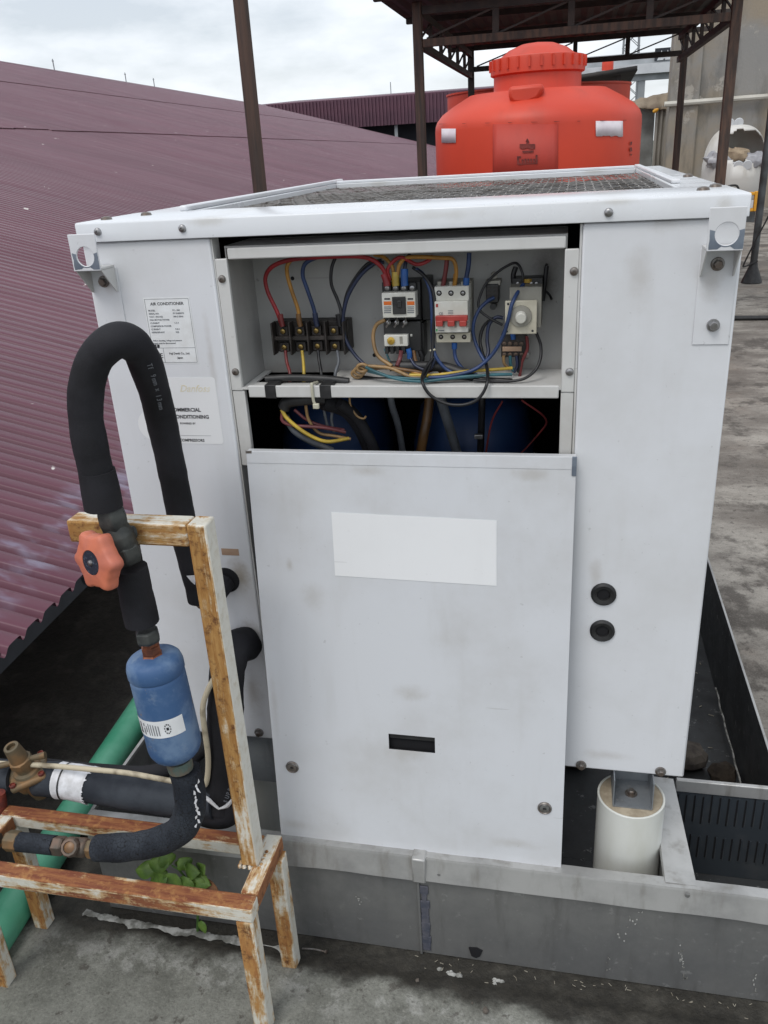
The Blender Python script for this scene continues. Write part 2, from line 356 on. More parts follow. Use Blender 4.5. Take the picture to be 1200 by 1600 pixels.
def cracked():
    m, t, b = base_mat('cracked_rubber', .78, 0, .3); v = coords(t, 'Object', (1, 1, 1))
    d = N(t, 'ShaderNodeTexNoise'); d.inputs['Scale'].default_value = 25; t.links.new(v, d.inputs['Vector'])
    mm = N(t, 'ShaderNodeVectorMath', operation='MULTIPLY_ADD'); mm.inputs[1].default_value = (.035, .035, .035); t.links.new(d.outputs[1], mm.inputs[0]); t.links.new(v, mm.inputs[2])
    vo = N(t, 'ShaderNodeTexVoronoi', feature='DISTANCE_TO_EDGE'); vo.inputs['Scale'].default_value = 150; t.links.new(mm.outputs[0], vo.inputs['Vector'])
    e = math_(t, 'MAXIMUM', ramp(t, vo.outputs['Distance'], .0, .055), ramp(t, noise(t, v, 9, 4, .6), .50, .36))
    c = mix(t, ramp(t, noise(t, v, 14), .35, .7), (.016, .020, .028), (.036, .043, .054))
    t.links.new(mix(t, e, (.006, .006, .007), c), b.inputs['Base Color']); bump(t, b, e, .7, .0012)
cracked()
M('rubber_weathered', (.020, .024, .032), (.045, .052, .063), 12, .8, bp=.5, bs=120, spec=.3)
def drier_blue():
    m, t, b = base_mat('drier_blue', .6); v = coords(t, 'World')
    f = ramp(t, noise(t, v, 16, 7, .6), .40, .66); g = ramp(t, noise(t, v, 38, 6, .65), .655, .69)
    c = mix(t, f, (.040, .100, .225), (.135, .215, .34)); c = mix(t, math_(t, 'MULTIPLY', ramp(t, noise(t, v, 34, 8, .7), .55, .70), .45), c, (.20, .27, .36)); t.links.new(mix(t, g, c, (.24, .17, .11)), b.inputs['Base Color'])
    bump(t, b, noise(t, v, 120, 3), .15, .001)
drier_blue()
def galv(name, c1, c2, stain, metal=.35, rough=.5):
    m, t, b = base_mat(name, rough, metal); v = coords(t, 'World')
    a = ramp(t, noise(t, v, 6, 8, .62), .35, .7); s = N(t, 'ShaderNodeMapping'); s.inputs['Scale'].default_value = (9, 9, 1.5); t.links.new(v, s.inputs[0])
    r = ramp(t, noise(t, s.outputs[0], 4, 6, .6), .5, .75); p = ramp(t, noise(t, v, 38, 5, .7), .60, .68)
    c = mix(t, a, c1, c2); c = mix(t, math_(t, 'MULTIPLY', r, .55), c, stain); c = mix(t, math_(t, 'MULTIPLY', p, .4), c, (.42, .42, .41))
    t.links.new(c, b.inputs['Base Color']); t.links.new(ramp(t, a, 0, 1, rough - .1, rough + .15), b.inputs['Roughness'])
    bump(t, b, noise(t, v, 14, 4), .12, .004)
galv('galv_wall', (.265, .266, .262), (.175, .178, .178), (.13, .128, .125), .5, .42)
galv('galv_rim', (.46, .46, .45), (.27, .27, .265), (.20, .185, .16), .4, .45)
galv('galv_dark', (.050, .053, .055), (.032, .034, .036), (.03, .028, .026), .2, .55)
galv('galv_clean', (.34, .36, .38), (.22, .24, .26), (.14, .14, .14), .5, .4)
def roof_mat():
    m, t, b = base_mat('roof_purple', .42, 0, .22); v = coords(t, 'World')
    a = ramp(t, noise(t, v, .35, 6, .6), .3, .7)
    def streak(sx, sy, sc, lo, hi):
        s = N(t, 'ShaderNodeMapping'); s.inputs['Scale'].default_value = (sx, sy, sx); s.inputs['Rotation'].default_value = (0, 0, math.radians(-2.9)); t.links.new(v, s.inputs[0]); return ramp(t, noise(t, s.outputs[0], sc, 5, .6), lo, hi)
    st = streak(.4, 13, 1.2, .35, .75); wide = streak(.10, 2.6, 1.0, .38, .66); vast = streak(.05, .55, 1.0, .36, .66)
    oi = N(t, 'ShaderNodeObjectInfo')
    c = mix(t, a, (.142, .052, .077), (.104, .037, .057)); c = mix(t, math_(t, 'MULTIPLY', st, .12), c, (.26, .15, .165))
    c = mix(t, math_(t, 'MULTIPLY', wide, .5), c, (.100, .040, .056)); c = mix(t, math_(t, 'MULTIPLY', vast, .22), c, (.20, .10, .125))
    c = mix(t, math_(t, 'MULTIPLY', oi.outputs['Random'], .30), c, (.09, .036, .050))
    # worn paint above the eave with its bluish sky sheen painted in; scattered bird lime
    x = N(t, 'ShaderNodeSeparateXYZ'); t.links.new(v, x.inputs[0])
    band = math_(t, 'MULTIPLY', ramp(t, x.outputs[0], -1.66, -1.50), ramp(t, x.outputs[0], -1.33, -1.42))
    sm = N(t, 'ShaderNodeMapping'); sm.inputs['Scale'].default_value = (5, 13, 5); t.links.new(v, sm.inputs[0]); band = math_(t, 'MULTIPLY', band, ramp(t, noise(t, sm.outputs[0], 1.3, 3), .46, .68))
    c = mix(t, math_(t, 'MULTIPLY', band, .5), c, (.30, .31, .42))
    c = mix(t, ramp(t, noise(t, v, 6.5, 3, .5), .735, .755), c, (.62, .58, .55))
    t.links.new(c, b.inputs['Base Color']); t.links.new(ramp(t, st, 0, 1, .36, .52), b.inputs['Roughness'])
roof_mat()
def tank_mat():
    m, t, b = base_mat('tank_orange', .5); v = coords(t, 'World')
    a = ramp(t, noise(t, v, 1.6, 7, .6), .3, .72)
    s = N(t, 'ShaderNodeMapping'); s.inputs['Scale'].default_value = (4, 4, .5); t.links.new(v, s.inputs[0])
    r = ramp(t, noise(t, s.outputs[0], 1.5, 5), .5, .8)
    c = mix(t, a, (.64, .056, .022), (.54, .045, .020)); c = mix(t, math_(t, 'MULTIPLY', r, .4), c, (.34, .05, .03))
    t.links.new(c, b.inputs['Base Color'])
tank_mat()
M('tank_patch', (.46, .042, .024), (.38, .036, .022), 5, .6, stretch=(1, 1, .5))
def concrete_wall():
    m, t, b = base_mat('wall_concrete', .9); v = coords(t, 'World')
    a = ramp(t, noise(t, v, .9, 8, .62), .32, .7)
    s = N(t, 'ShaderNodeMapping'); s.inputs['Scale'].default_value = (1.6, 1.6, .45); t.links.new(v, s.inputs[0])
    r = ramp(t, noise(t, s.outputs[0], 1.3, 7, .65), .52, .70); l = ramp(t, noise(t, v, 1.7, 5, .7), .62, .68)
    c = mix(t, a, (.30, .255, .195), (.235, .21, .172)); c = mix(t, math_(t, 'MULTIPLY', ramp(t, noise(t, v, .45, 6, .6), .46, .62), .7), c, (.27, .275, .275)); c = mix(t, math_(t, 'MULTIPLY', r, .45), c, (.07, .07, .065)); c = mix(t, math_(t, 'MULTIPLY', l, .6), c, (.44, .41, .36))
    t.links.new(c, b.inputs['Base Color']); bump(t, b, noise(t, v, 22, 5), .4, .01)
concrete_wall()
def ground_mat():
    m, t, b = base_mat('slab', .9); v = coords(t, 'World')
    x = N(t, 'ShaderNodeSeparateXYZ'); t.links.new(v, x.inputs[0]); X, Y = x.outputs[0], x.outputs[1]
    w1 = noise(t, v, 5.0, 8, .66); w2 = noise(t, v, 1.1, 8, .62)
    s = N(t, 'ShaderNodeMapping'); s.inputs['Scale'].default_value = (.8, 1.5, 1); t.links.new(v, s.inputs[0])
    w3 = noise(t, s.outputs[0], 1.35, 9, .66); fine = noise(t, v, 60, 6, .7); sp = noise(t, v, 30, 5, .65)
    near = mix(t, ramp(t, w1, .3, .7), (.255, .258, .228), (.125, .127, .110))
    far = mix(t, ramp(t, w3, .36, .60), (.36, .335, .295), (.15, .132, .114))
    far = mix(t, math_(t, 'MULTIPLY', ramp(t, w2, .50, .68), .7), far, (.22, .17, .13)); far = mix(t, math_(t, 'MULTIPLY', ramp(t, noise(t, v, 2.4, 9, .7), .50, .60), .85), far, (.075, .065, .056)); far = mix(t, ramp(t, noise(t, s.outputs[0], 3.1, 6, .6), .66, .74), far, (.56, .53, .47))
    c = mix(t, ramp(t, Y, -.1, .2), near, far)
    # damp, mossy strip along the foot of the tray and under the eave
    d = math_(t, 'ADD', Y, math_(t, 'MULTIPLY', math_(t, 'SUBTRACT', w1, .5), .16)); d = math_(t, 'ADD', d, math_(t, 'MULTIPLY', X, .045))
    wet = math_(t, 'MULTIPLY', ramp(t, d, -.222, -.188), ramp(t, Y, .35, .12))
    e = math_(t, 'ADD', X, math_(t, 'MULTIPLY', math_(t, 'SUBTRACT', w2, .5), .5)); moss = math_(t, 'MULTIPLY', ramp(t, e, -.86, -1.02), ramp(t, d, -.30, -.17))
    wet = math_(t, 'MAXIMUM', math_(t, 'MULTIPLY', wet, ramp(t, w1, .24, .36)), moss)
    dk = mix(t, ramp(t, fine, .35, .7), (.014, .012, .009), (.034, .030, .023)); dk = mix(t, math_(t, 'MULTIPLY', ramp(t, noise(t, v, 7, 8, .7), .48, .70), .75), dk, (.085, .078, .064))
    crust = math_(t, 'MULTIPLY', math_(t, 'MULTIPLY', ramp(t, d, -.30, -.245), ramp(t, d, -.205, -.235)), ramp(t, noise(t, v, 22, 8, .7), .47, .60)); c = mix(t, math_(t, 'MULTIPLY', crust, .55), c, (.42, .42, .395))
    c = mix(t, math_(t, 'MULTIPLY', ramp(t, sp, .60, .66), .6), c, (.06, .05, .042)); gr = noise(t, v, 190, 3, .6); c = mix(t, math_(t, 'MULTIPLY', ramp(t, gr, .52, .74), .25), c, (.44, .42, .38)); c = mix(t, math_(t, 'MULTIPLY', ramp(t, gr, .48, .30), .35), c, (.05, .045, .04))
    c = mix(t, math_(t, 'MULTIPLY', ramp(t, fine, .4, .8), .30), c, (.07, .065, .058))
    c = mix(t, math_(t, 'MULTIPLY', wet, .95), c, dk)
    t.links.new(c, b.inputs['Base Color']); t.links.new(ramp(t, wet, 0, 1, .9, .72), b.inputs['Roughness'])
    bump(t, b, math_(t, 'ADD', w1, math_(t, 'MULTIPLY', fine, .7)), .6, .012)
ground_mat()
M('land', (.06, .075, .05), (.10, .10, .085), .02, .95)
def leafm():
    m, t, b = base_mat('leaf', .45); v = coords(t, 'World')
    t.links.new(mix(t, ramp(t, noise(t, v, 40), .3, .7), (.15, .25, .045), (.07, .14, .025)), b.inputs['Base Color'])
    b.inputs['Transmission Weight'].default_value = 0.0; b.inputs['Subsurface Weight'].default_value = .15; b.inputs['Subsurface Radius'].default_value = (.01, .02, .005)
leafm()

# ================================================================== the setting
m = MB(); m.add([(-900, -300, -7), (900, -300, -7), (900, 1500, -7), (-900, 1500, -7)], [(0, 1, 2, 3)]); struct(m.build('land', 'land', smooth=0))
m = MB(); m.box(-3.2, 30, -5, 30, -.4, -.006); struct(m.build('roof_slab', 'slab', smooth=0))
# near ground: cement screed with a broken edge along the damp gutter at the tray
EDGE = [at(u, v, Z=0) for u, v in ((-60, 1440), (60, 1425), (132, 1432), (230, 1452), (330, 1478), (430, 1496), (470, 1503), (520, 1500), (560, 1514), (640, 1528), (720, 1533), (800, 1548), (900, 1566), (1000, 1582), (1100, 1594), (1260, 1622))]
def edge_y(x):
    for a, b in zip(EDGE, EDGE[1:]):
        if a.x <= x <= b.x: return a.y + (b.y - a.y) * (x - a.x) / (b.x - a.x)
    return EDGE[0].y if x < EDGE[0].x else EDGE[-1].y
m = MB(); nx, ny = 250, 130
for j in range(ny + 1):
    for i in range(nx + 1):
        x = -1.45 + 2.1 * i / nx; y = -.95 + .87 * j / ny
        q = V(x * 9, y * 9, 1.3); k = mnoise.fractal(q, 1, 2, 5)
        e = edge_y(x) + .012 * mnoise.fractal(V(x * 24, 3, 5), 1, 2, 4)
        h = .011 / (1 + math.exp((y - e) / .006)) + .0016 * k + .0012 * mnoise.noise(V(x * 60, y * 60, 2))
        m.v.append(V(x, y, h - .003))
m.f = [(j * (nx + 1) + i, j * (nx + 1) + i + 1, (j + 1) * (nx + 1) + i + 1, (j + 1) * (nx + 1) + i) for j in range(ny) for i in range(nx)]
struct(m.build('cement_screed', 'slab', smooth=180))

# ------------------------------------------------------------------ purple corrugated roof beside the slab
L = ray(822, 232).normalized(); H = V(L.y, -L.x, 0).normalized(); AL = math.radians(15.3)
A = H * math.cos(AL) + V(0, 0, -math.sin(AL)); NR = L.cross(A).normalized()
if NR.z < 0: NR = -NR
E0 = at(0, 1027, Z=.42)
q = atp(0, 98, E0, NR); ACR = -(q - E0).dot(A); q = atp(416, 166, E0, NR); LEN = (q - E0).dot(L)
roof = thing('corrugated_roof', E0 + V(0, 0, -.42), 'large purple corrugated metal roof rising to a ridge on the left', 'roof')
PITCH = .082; NC = 12; SW = PITCH * NC
prof = [(0, 0), (.06, .0004), (.12, .006), (.18, .019), (.24, .0235), (.42, .0245), (.62, .0245), (.80, .0235), (.88, .018), (.95, .004)]
def sheet_mesh(across, lift):
    me = D.meshes.new('roof_sheet'); vs, fs = [], []
    rows = [0, across * .34, across * .67, across]
    for a in rows:
        for c in range(NC):
            for s_, h_ in prof: vs.append(L * ((c + s_) * PITCH) - A * a + NR * (h_ + lift * (1 - a / across)))
        vs.append(L * (NC * PITCH + .02) - A * a + NR * (.0035 + lift * (1 - a / across)))
    n = NC * len(prof) + 1
    for j in range(len(rows) - 1):
        for i in range(n - 1): fs.append((j * n + i, j * n + i + 1, (j + 1) * n + i + 1, (j + 1) * n + i))
    me.from_pydata(vs, [], fs); me.materials.append(MT['roof_purple'])
    me.polygons.foreach_set('use_smooth', [True] * len(me.polygons)); me.update(); return me
tiers = [0, 6.35, 12.6, ACR]
first = int(3.4 / SW)
for ti in range(3):
    me = sheet_mesh(tiers[ti + 1] - tiers[ti] + .15, .010 if ti else 0)
    for k in range(-first, int(LEN / SW)):
        o = D.objects.new('roof_sheet', me); col.objects.link(o); o.parent = roof
        jit = random.uniform(-.012, .012) if ti == 0 else random.uniform(-.03, .03)
        p = E0 + L * (k * SW) - A * (tiers[ti] + jit) + NR * (.006 * ti + .0012 * (k % 3)); o.location = p - WP[roof.name]
m = MB(); r0 = E0 - A * ACR + L * -3.4; r1 = E0 - A * ACR + L * LEN
m.add([r0 + A * .22 + NR * .03, r1 + A * .22 + NR * .03, r0 + NR * .07, r1 + NR * .07, r0 - H * .25, r1 - H * .25], [(0, 1, 3, 2), (2, 3, 5, 4)]); m.build('ridge_cap', 'roof_purple', roof, solid=.004)
m = MB(); B = V(-math.cos(AL) * H.x, -math.cos(AL) * H.y, -math.sin(AL)) * ACR
m.add([r0 - NR * .02, r1 - NR * .02, r1 + B, r0 + B], [(0, 1, 2, 3)]); m.build('rear_slope', 'roof_purple', roof, solid=.004)
m = MB(); g0, g1, g2 = E0 + L * LEN, r1, r1 + B
m.add([g0 - NR * .02, g1 - NR * .02, g2 - NR * .02, V(g2.x, g2.y, -7), V(g0.x, g0.y, -7)], [(0, 1, 2, 3, 4)]); m.build('gable_wall', 'fascia_purple', roof, solid=.1)
for f_ in (.2, .5, .7, .86, .94):        # short vent stubs standing on the ridge
    p = r0 + (r1 - r0) * (f_ * .62 + .12); m = MB(); m.cyl(p, p + V(0, 0, .40), .025, 8); m.lathe([(.05, 0), (.012, .10)], p + V(0, 0, .40), seg=8); m.build('ridge_vent', 'mast_grey', roof)
m = MB(); m.bar(E0 - L * 3 - A * .25 - NR * .06, E0 + L * 30 - A * .25 - NR * .06, .05, .08); m.build('eave_purlin', 'steel_dark', roof)
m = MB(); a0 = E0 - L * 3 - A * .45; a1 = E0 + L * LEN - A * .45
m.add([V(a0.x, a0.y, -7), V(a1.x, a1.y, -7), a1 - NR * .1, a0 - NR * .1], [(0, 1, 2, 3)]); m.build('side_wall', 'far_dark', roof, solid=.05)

# ------------------------------------------------------------------ far background
fy = 76
bd = thing('metal_shed', at(560, 200, Y=fy + 6) * 1, 'distant shed with a purple ribbed fascia above a dark open side', 'building'); 
a, b_ = at(424, 164, Y=fy), at(712, 148, Y=fy); zl = at(690, 190, Y=fy).z
wd = b_.x - a.x + 6; npan = 12
for k in range(npan):
    m = MB(); x0 = a.x - 3 + wd * k / npan; x1 = a.x - 3 + wd * (k + 1) / npan; zt = a.z; nr = 6
    for i in range(nr):
        s0 = x0 + (x1 - x0) * i / nr; dx = (x1 - x0) / nr
        m.add([(s0, fy, zl), (s0 + dx * .6, fy, zl), (s0 + dx * .7, fy - .15, zl), (s0 + dx * .9, fy - .15, zl), (s0 + dx, fy, zl),
               (s0, fy, zt), (s0 + dx * .6, fy, zt), (s0 + dx * .7, fy - .15, zt), (s0 + dx * .9, fy - .15, zt), (s0 + dx, fy, zt)], [(i_, i_ + 1, i_ + 6, i_ + 5) for i_ in range(4)])
    m.build('fascia_sheet', 'fascia_purple', bd, smooth=0, solid=.03)
m = MB(); m.box(a.x - 3, b_.x + 3, fy + 3, fy + 3.3, -7, zl + .5); m.build('wall', 'far_dark', bd)
m = MB(); m.add([(a.x - 3, fy, a.z + .02), (b_.x + 3, fy, a.z + .02), (b_.x + 3, fy + 18, a.z + 1.2), (a.x - 3, fy + 18, a.z + 1.2)], [(0, 1, 2, 3)]); m.build('roof', 'fascia_purple', bd, solid=.05)
for k in range(5): m = MB(); x = a.x + 2 + k * 4.4; m.box(x, x + .25, fy + .3, fy + .55, -7, zl + .3); m.build('column', 'far_concrete', bd)

def at_tree(u, v, Y, s, name, label):
    p = at(u, v, Y=Y); t_ = thing(name, V(p.x, Y, -7), label, 'tree')
    part('trunk', 'pole_brown', t_, 'tube', [V(p.x, Y, -7), V(p.x, Y, p.z - s * .3)], [.3, .15], 8, smooth=False)
    m = MB(); rnd = random.Random(3)
    for k in range(420):
        d = V(rnd.gauss(0, 1), rnd.gauss(0, 1), rnd.gauss(0, .55)); d = d.normalized() * (rnd.random() ** .4) * s
        c = V(p.x, Y, p.z) + V(d.x * 1.3, d.y * .8, d.z * .7); u_ = V(rnd.gauss(0, 1), rnd.gauss(0, 1), rnd.gauss(0, 1)).normalized(); w_ = u_.orthogonal().normalized()
        m.add([c - u_ * .22, c + w_ * .14, c + u_ * .22, c - w_ * .14], [(0, 1, 2, 3)])
    m.build('crown', 'tree_far', t_, smooth=0)
at_tree(640, 158, 110, 1.5, 'tree', 'small green treetop beyond the purple fascia beside the canopy post')
p = at(612, 170, Y=120); m = MB(); m.cyl(V(p.x, 120, -7), V(p.x, 120, at(612, 128, Y=120).z), .06, 6); tag(m.build('radio_mast', 'mast_grey'), 'thin distant mast left of the small treetop', 'mast')
# lattice tower
ly = 130; p = at(985, 92, Y=ly); m = MB(); hw = 1.0; zt = 24
for sx in (-1, 1):
    for sy in (-1, 1): m.bar((p.x + sx * hw * 1.3, ly + sy * hw * 1.3, -7), (p.x + sx * hw * .8, ly + sy * hw * .8, zt), .14, .14)
tw = thing('lattice_tower', V(p.x, ly, -7), 'pale steel lattice tower far behind the far concrete parapet', 'tower'); struct(m.build('corner_posts', 'mast_grey', tw), 'stuff')
m = MB()
for k in range(16):
    z0, z1 = -7 + k * 1.94, -7 + (k + 1) * 1.94; 
    for sy in (-1, 1):
        m.bar((p.x - hw * 1.1, ly + sy * hw, z0), (p.x + hw * 1.1, ly + sy * hw, z1), .09, .09); m.bar((p.x + hw * 1.1, ly + sy * hw, z0), (p.x - hw * 1.1, ly + sy * hw, z1), .09, .09)
struct(m.build('bracing', 'mast_grey', tw), 'stuff')
# far concrete building with parapet and beam
fb = 55; bx0, bx1 = at(880, 120, Y=fb).x, at(1075, 120, Y=fb).x
fbd = thing('concrete_building', V((bx0 + bx1) / 2, fb + 2, -7), 'distant grey concrete building with parapet and open top floor', 'building')
zz = [at(980, v, Y=fb).z for v in (84, 102, 118, 128, 150)]
m = MB(); m.box(bx0, bx1, fb, fb + 6, zz[1], zz[0]); m.build('parapet', 'far_concrete', fbd)
m = MB(); m.box(bx0 - .4, bx1, fb - .6, fb + 6, zz[2], zz[1] - .02); m.build('floor_slab', 'far_white', fbd)
m = MB(); m.box(bx0 - .2, bx1, fb - .3, fb, zz[3], zz[2] - .05); m.build('beam', 'far_concrete', fbd)
for u in (930, 1002): x = at(u, 130, Y=fb).x; m = MB(); m.box(x - .2, x + .2, fb - .25, fb + .2, -7, zz[3]); m.build('column', 'far_concrete', fbd)
m = MB(); x0, x1 = at(1022, 100, Y=fb).x, at(1046, 100, Y=fb).x; m.box(x0, x1, fb - .1, fb - .02, zz[1] + .1, zz[0] + .15); pn = m.build('dark_panel', 'far_dark', fbd)
for k in range(2):
    m = MB(); c = x0 + (x1 - x0) * (.42 + .4 * k); m.prism([(c - .22, zz[1] + .12), (c + .22, zz[1] + .12), (c, zz[1] + .62)], (0, fb - .13, 0), (1, 0, 0), (0, 0, 1), (0, .02, 0)); m.build('white_triangle', 'far_white', pn)
p = at(949, 112, Y=fb - 3); rr = (at(958, 100, Y=fb - 3).x - at(940, 100, Y=fb - 3).x) / 2; hh = at(949, 88, Y=fb - 3).z - p.z
m = MB(); m.lathe([(rr, 0), (rr * 1.02, hh * .3), (rr, hh * .78), (rr * .8, hh * .9), (rr * .4, hh * .93), (rr * .4, hh), (0.01, hh)], V(p.x, fb - 3, p.z)); 
ft = thing('small_tank', V(p.x, fb - 3, p.z), 'tiny far red tank standing on a roof behind the orange tanks', 'water tank'); m.build('shell', 'tank_orange', ft)
part('stand', 'far_concrete', ft, 'box', p.x - rr * 2, p.x + rr * 2, fb - 4, fb - 2, -7, p.z)

# brown shed roof behind the second tank
sy_ = 26; sh = thing('lean_to', V(at(955, 130, Y=sy_).x, sy_ + 1, 0), 'dark lean-to roof on posts behind the orange tanks', 'shed')
a, b_ = at(905, 122, Y=sy_), at(996, 106, Y=sy_)
m = MB(); m.add([(a.x - 1, sy_, a.z - .05), (b_.x, sy_, b_.z), (b_.x - .2, sy_ + 2.5, b_.z - .45), (a.x - 1, sy_ + 2.5, a.z - .45)], [(0, 1, 2, 3)]); m.build('roof', 'sheet_dark', sh, solid=.12)
for x in (b_.x - .5, b_.x - 2.0): part('post', 'steel_dark', sh, 'box', x - .07, x + .07, sy_ + .2, sy_ + .34, -.01, b_.z - .1)
part('back_wall', 'far_dark', sh, 'box', a.x - 1, b_.x - .6, sy_ + 2.2, sy_ + 2.3, -.01, a.z - .5)
part('mullion', 'far_concrete', sh, 'box', b_.x - 1.2, b_.x - 1.05, sy_ + 2.1, sy_ + 2.2, -.01, a.z - .55)

# ------------------------------------------------------------------ wall on the right
WY = 18.0; wx = at(1046, 160, Y=WY).x
cw = thing('concrete_wall', V(wx + 4, WY + .2, 0), 'tall stained concrete wall on the right behind the posts', 'wall')
part('wall_face', 'wall_concrete', cw, 'box', wx + .55, wx + 10, WY + .06, WY + .5, -.01, 6.2)
part('corner_pier', 'wall_concrete', cw, 'box', wx, wx + .56, WY - .02, WY + .52, -.01, at(1046, 48, Y=WY).z, bevel=.03)
zc = at(1040, 163, Y=WY - .1).z; m = MB(); m.tube([V(wx - .1, WY - .06, zc), V(wx + 2.2, WY - .05, zc + .02), V(wx + 4, WY - .05, zc - .01), V(wx + 9, WY - .05, zc + .02)], .05, 8)
tag(m.build('conduit_pipe', 'conduit'), 'pale conduit pipe running level across the stained concrete wall', 'pipe')
gx0, gx1 = at(985, 200, Y=19.5).x, at(1022, 200, Y=19.5).x; gz = at(1000, 168, Y=19.5).z
tag(part('block_wall', 'grey_block', None, 'box', gx0 - 4, gx1, 19.5, 19.7, -.01, gz, bevel=.02), 'grey block wall seen just right of the big orange tank', 'wall')
fn = thing('fence', V((gx1 + wx) / 2, 19.4, 0), 'narrow pale corrugated sheet fence between block wall and concrete wall', 'fence'); nx_ = 5
for k in range(nx_):
    m = MB(); x0 = gx1 + (wx + .3 - gx1) * k / nx_; x1 = gx1 + (wx + .3 - gx1) * (k + 1) / nx_; m.add([(x0, 19.35, 0), ((x0 + x1) / 2, 19.28, 0), (x1, 19.35, 0), (x0, 19.35, gz), ((x0 + x1) / 2, 19.28, gz), (x1, 19.35, gz)], [(0, 1, 4, 3), (1, 2, 5, 4)]); m.build('sheet', 'fence_sheet', fn, smooth=0, solid=.01)
m = MB(); p0, p1, p2, p3 = at(990, 168, Y=19.2), at(1042, 172, Y=19.2), at(1046, 144, Y=19.6), at(986, 158, Y=19.6)
for j in range(7):
    for i in range(13):
        s_, t_ = i / 12, j / 6; q = p0.lerp(p1, s_).lerp(p3.lerp(p2, s_), t_); q.y += .05 * math.sin(s_ * 17) ; q.z += .03 * mnoise.noise(V(s_ * 6, t_ * 4, 1)); m.v.append(q)
m.f = [(j * 13 + i, j * 13 + i + 1, (j + 1) * 13 + i + 1, (j + 1) * 13 + i) for j in range(6) for i in range(12)]
tag(m.build('tarpaulin', 'tarp_brown', solid=.02), 'brown tarpaulin slung over the fence and block wall', 'tarpaulin')
p = at(1024, 173, Y=19.1); m = MB(); m.tube([p + V(-.05, 0, -.02), p, p + V(.06, 0, .03)], [.02, .045, .02], 8); tag(m.build('yellow_tie', 'yellow_case'), 'small yellow knot tied to the line at the tarpaulin edge', 'tie')

# ------------------------------------------------------------------ canopy over the tanks
cn = thing('steel_canopy', V(-.05, 8, 0), 'dark rusty steel canopy with truss beams over the orange tanks', 'canopy')
FY, BY = 6.2, 10.0; XL, XR = -1.235, 1.135; ZT, ZB = 2.46, 2.235
for x, y, mt in ((XL, FY, 'pole_brown'), (XR, FY, 'steel_rusty'), (XL, BY, 'steel_dark'), (XR + .06, BY, 'pole_brown')):
    part('post', mt, cn, 'box', x - .036, x + .036, y - .036, y + .036, -.01, ZT + .06, bevel=.006)
def truss(p, q, n, parent):
    p, q = Vector(p), Vector(q); up = V(0, 0, ZT - ZB); d = (q - p).normalized()
    part('chord', 'steel_dark', parent, 'bar', p + up, q + up, .045, .055); part('chord', 'steel_rusty' if p.y < 7 and abs(d.x) > .5 else 'steel_dark', parent, 'bar', p, q, .045, .055)
    for k in range(n):
        a = p + (q - p) * k / n; b = p + (q - p) * (k + 1) / n
        if k: part('strut', 'steel_dark', parent, 'bar', a + V(0, 0, .028), a + up - V(0, 0, .028), .05, .03, V(d.y, d.x, 0))
        part('diagonal', 'steel_dark', parent, 'bar', a + d * .03 + V(0, 0, .03), b - d * .03 + up - V(0, 0, .03), .014, .014, V(d.y, -d.x, 0))
truss((XL + .04, FY, ZB), (XR - .04, FY, ZB), 4, cn); truss((XL + .04, BY, ZB + .07), (XR + .02, BY, ZB + .07), 4, cn)
truss((XL, FY + .04, ZB), (XL, BY - .04, ZB), 6, cn); truss((XR, FY + .04, ZB), (XR, BY - .04, ZB), 6, cn)
for y in (6.0, 7.4, 8.8, 10.2): part('purlin', 'steel_dark', cn, 'box', XL - .3, XR + .35, y - .03, y + .03, ZT + .062, ZT + .11)
for k in range(6):
    m = MB(); x0 = XL - .34 + k * .474; pr = []
    for c in range(9): pr.append((x0 + c * .06, .016 * (c % 2)))
    for y in (5.75, 10.75): m.v += [V(x, y, ZT + .128 + h) for x, h in pr]
    m.f = [(i, i + 1, 9 + i + 1, 9 + i) for i in range(8)]; m.build('roof_sheet', 'sheet_dark', cn, smooth=0, solid=.003)

# ------------------------------------------------------------------ orange tanks
TY = 4.75; tl, tr = at(682, 250, Y=TY), at(1000, 250, Y=TY); TX = (tl.x + tr.x) / 2; TR = (tr.x - tl.x) / 2 * .985
zsh = at(840, 192, Y=TY - TR).z; ztop = at(838, 66, Y=TY).z; zlid0 = at(838, 104, Y=TY - .29).z; zlid1 = at(838, 84, Y=TY - .29).z; zn = at(838, 139, Y=TY - .35).z
LR = (at(912, 95, Y=TY).x - at(764, 95, Y=TY).x) / 2
tk = thing('water_tank', V(TX, TY, .0), 'big orange plastic water tank with domed screw lid under the canopy', 'water tank')
part('plinth', 'grey_block', tk, 'box', TX - .75, TX + .75, TY - .75, TY + .75, -.01, .2, bevel=.02)
z0 = .2; NS = 72
pf = [(TR * .96, z0), (TR, z0 + .06), (TR, zsh - .36), (TR * 1.008, zsh - .345), (TR * 1.008, zsh - .01), (TR * 1.004, zsh + .02), (TR * .985, zsh + .05), (TR * .93, zsh + .09), (TR * .82, zsh + .135), (TR * .66, zsh + .19), (TR * .54, zn - .022), (LR * .95, zn), (LR * .93, zn + .02), (LR * .93, zlid0)]
part('shell', 'tank_orange', tk, 'lathe', pf, V(TX, TY, 0), seg=NS, smooth=28)
lid = part('lid', 'tank_orange', tk, 'lathe', [(LR * .93, zlid0 - .03), (LR, zlid0 - .02), (LR, zlid1 - .015), (LR * .985, zlid1), (LR * .90, zlid1 + .005), (LR * .86, zlid1), (LR * .80, zlid1 + .01), (LR * .62, zlid1 + (ztop - zlid1) * .55), (LR * .35, zlid1 + (ztop - zlid1) * .88), (0.01, ztop)], V(TX, TY, 0), seg=48, smooth=40)
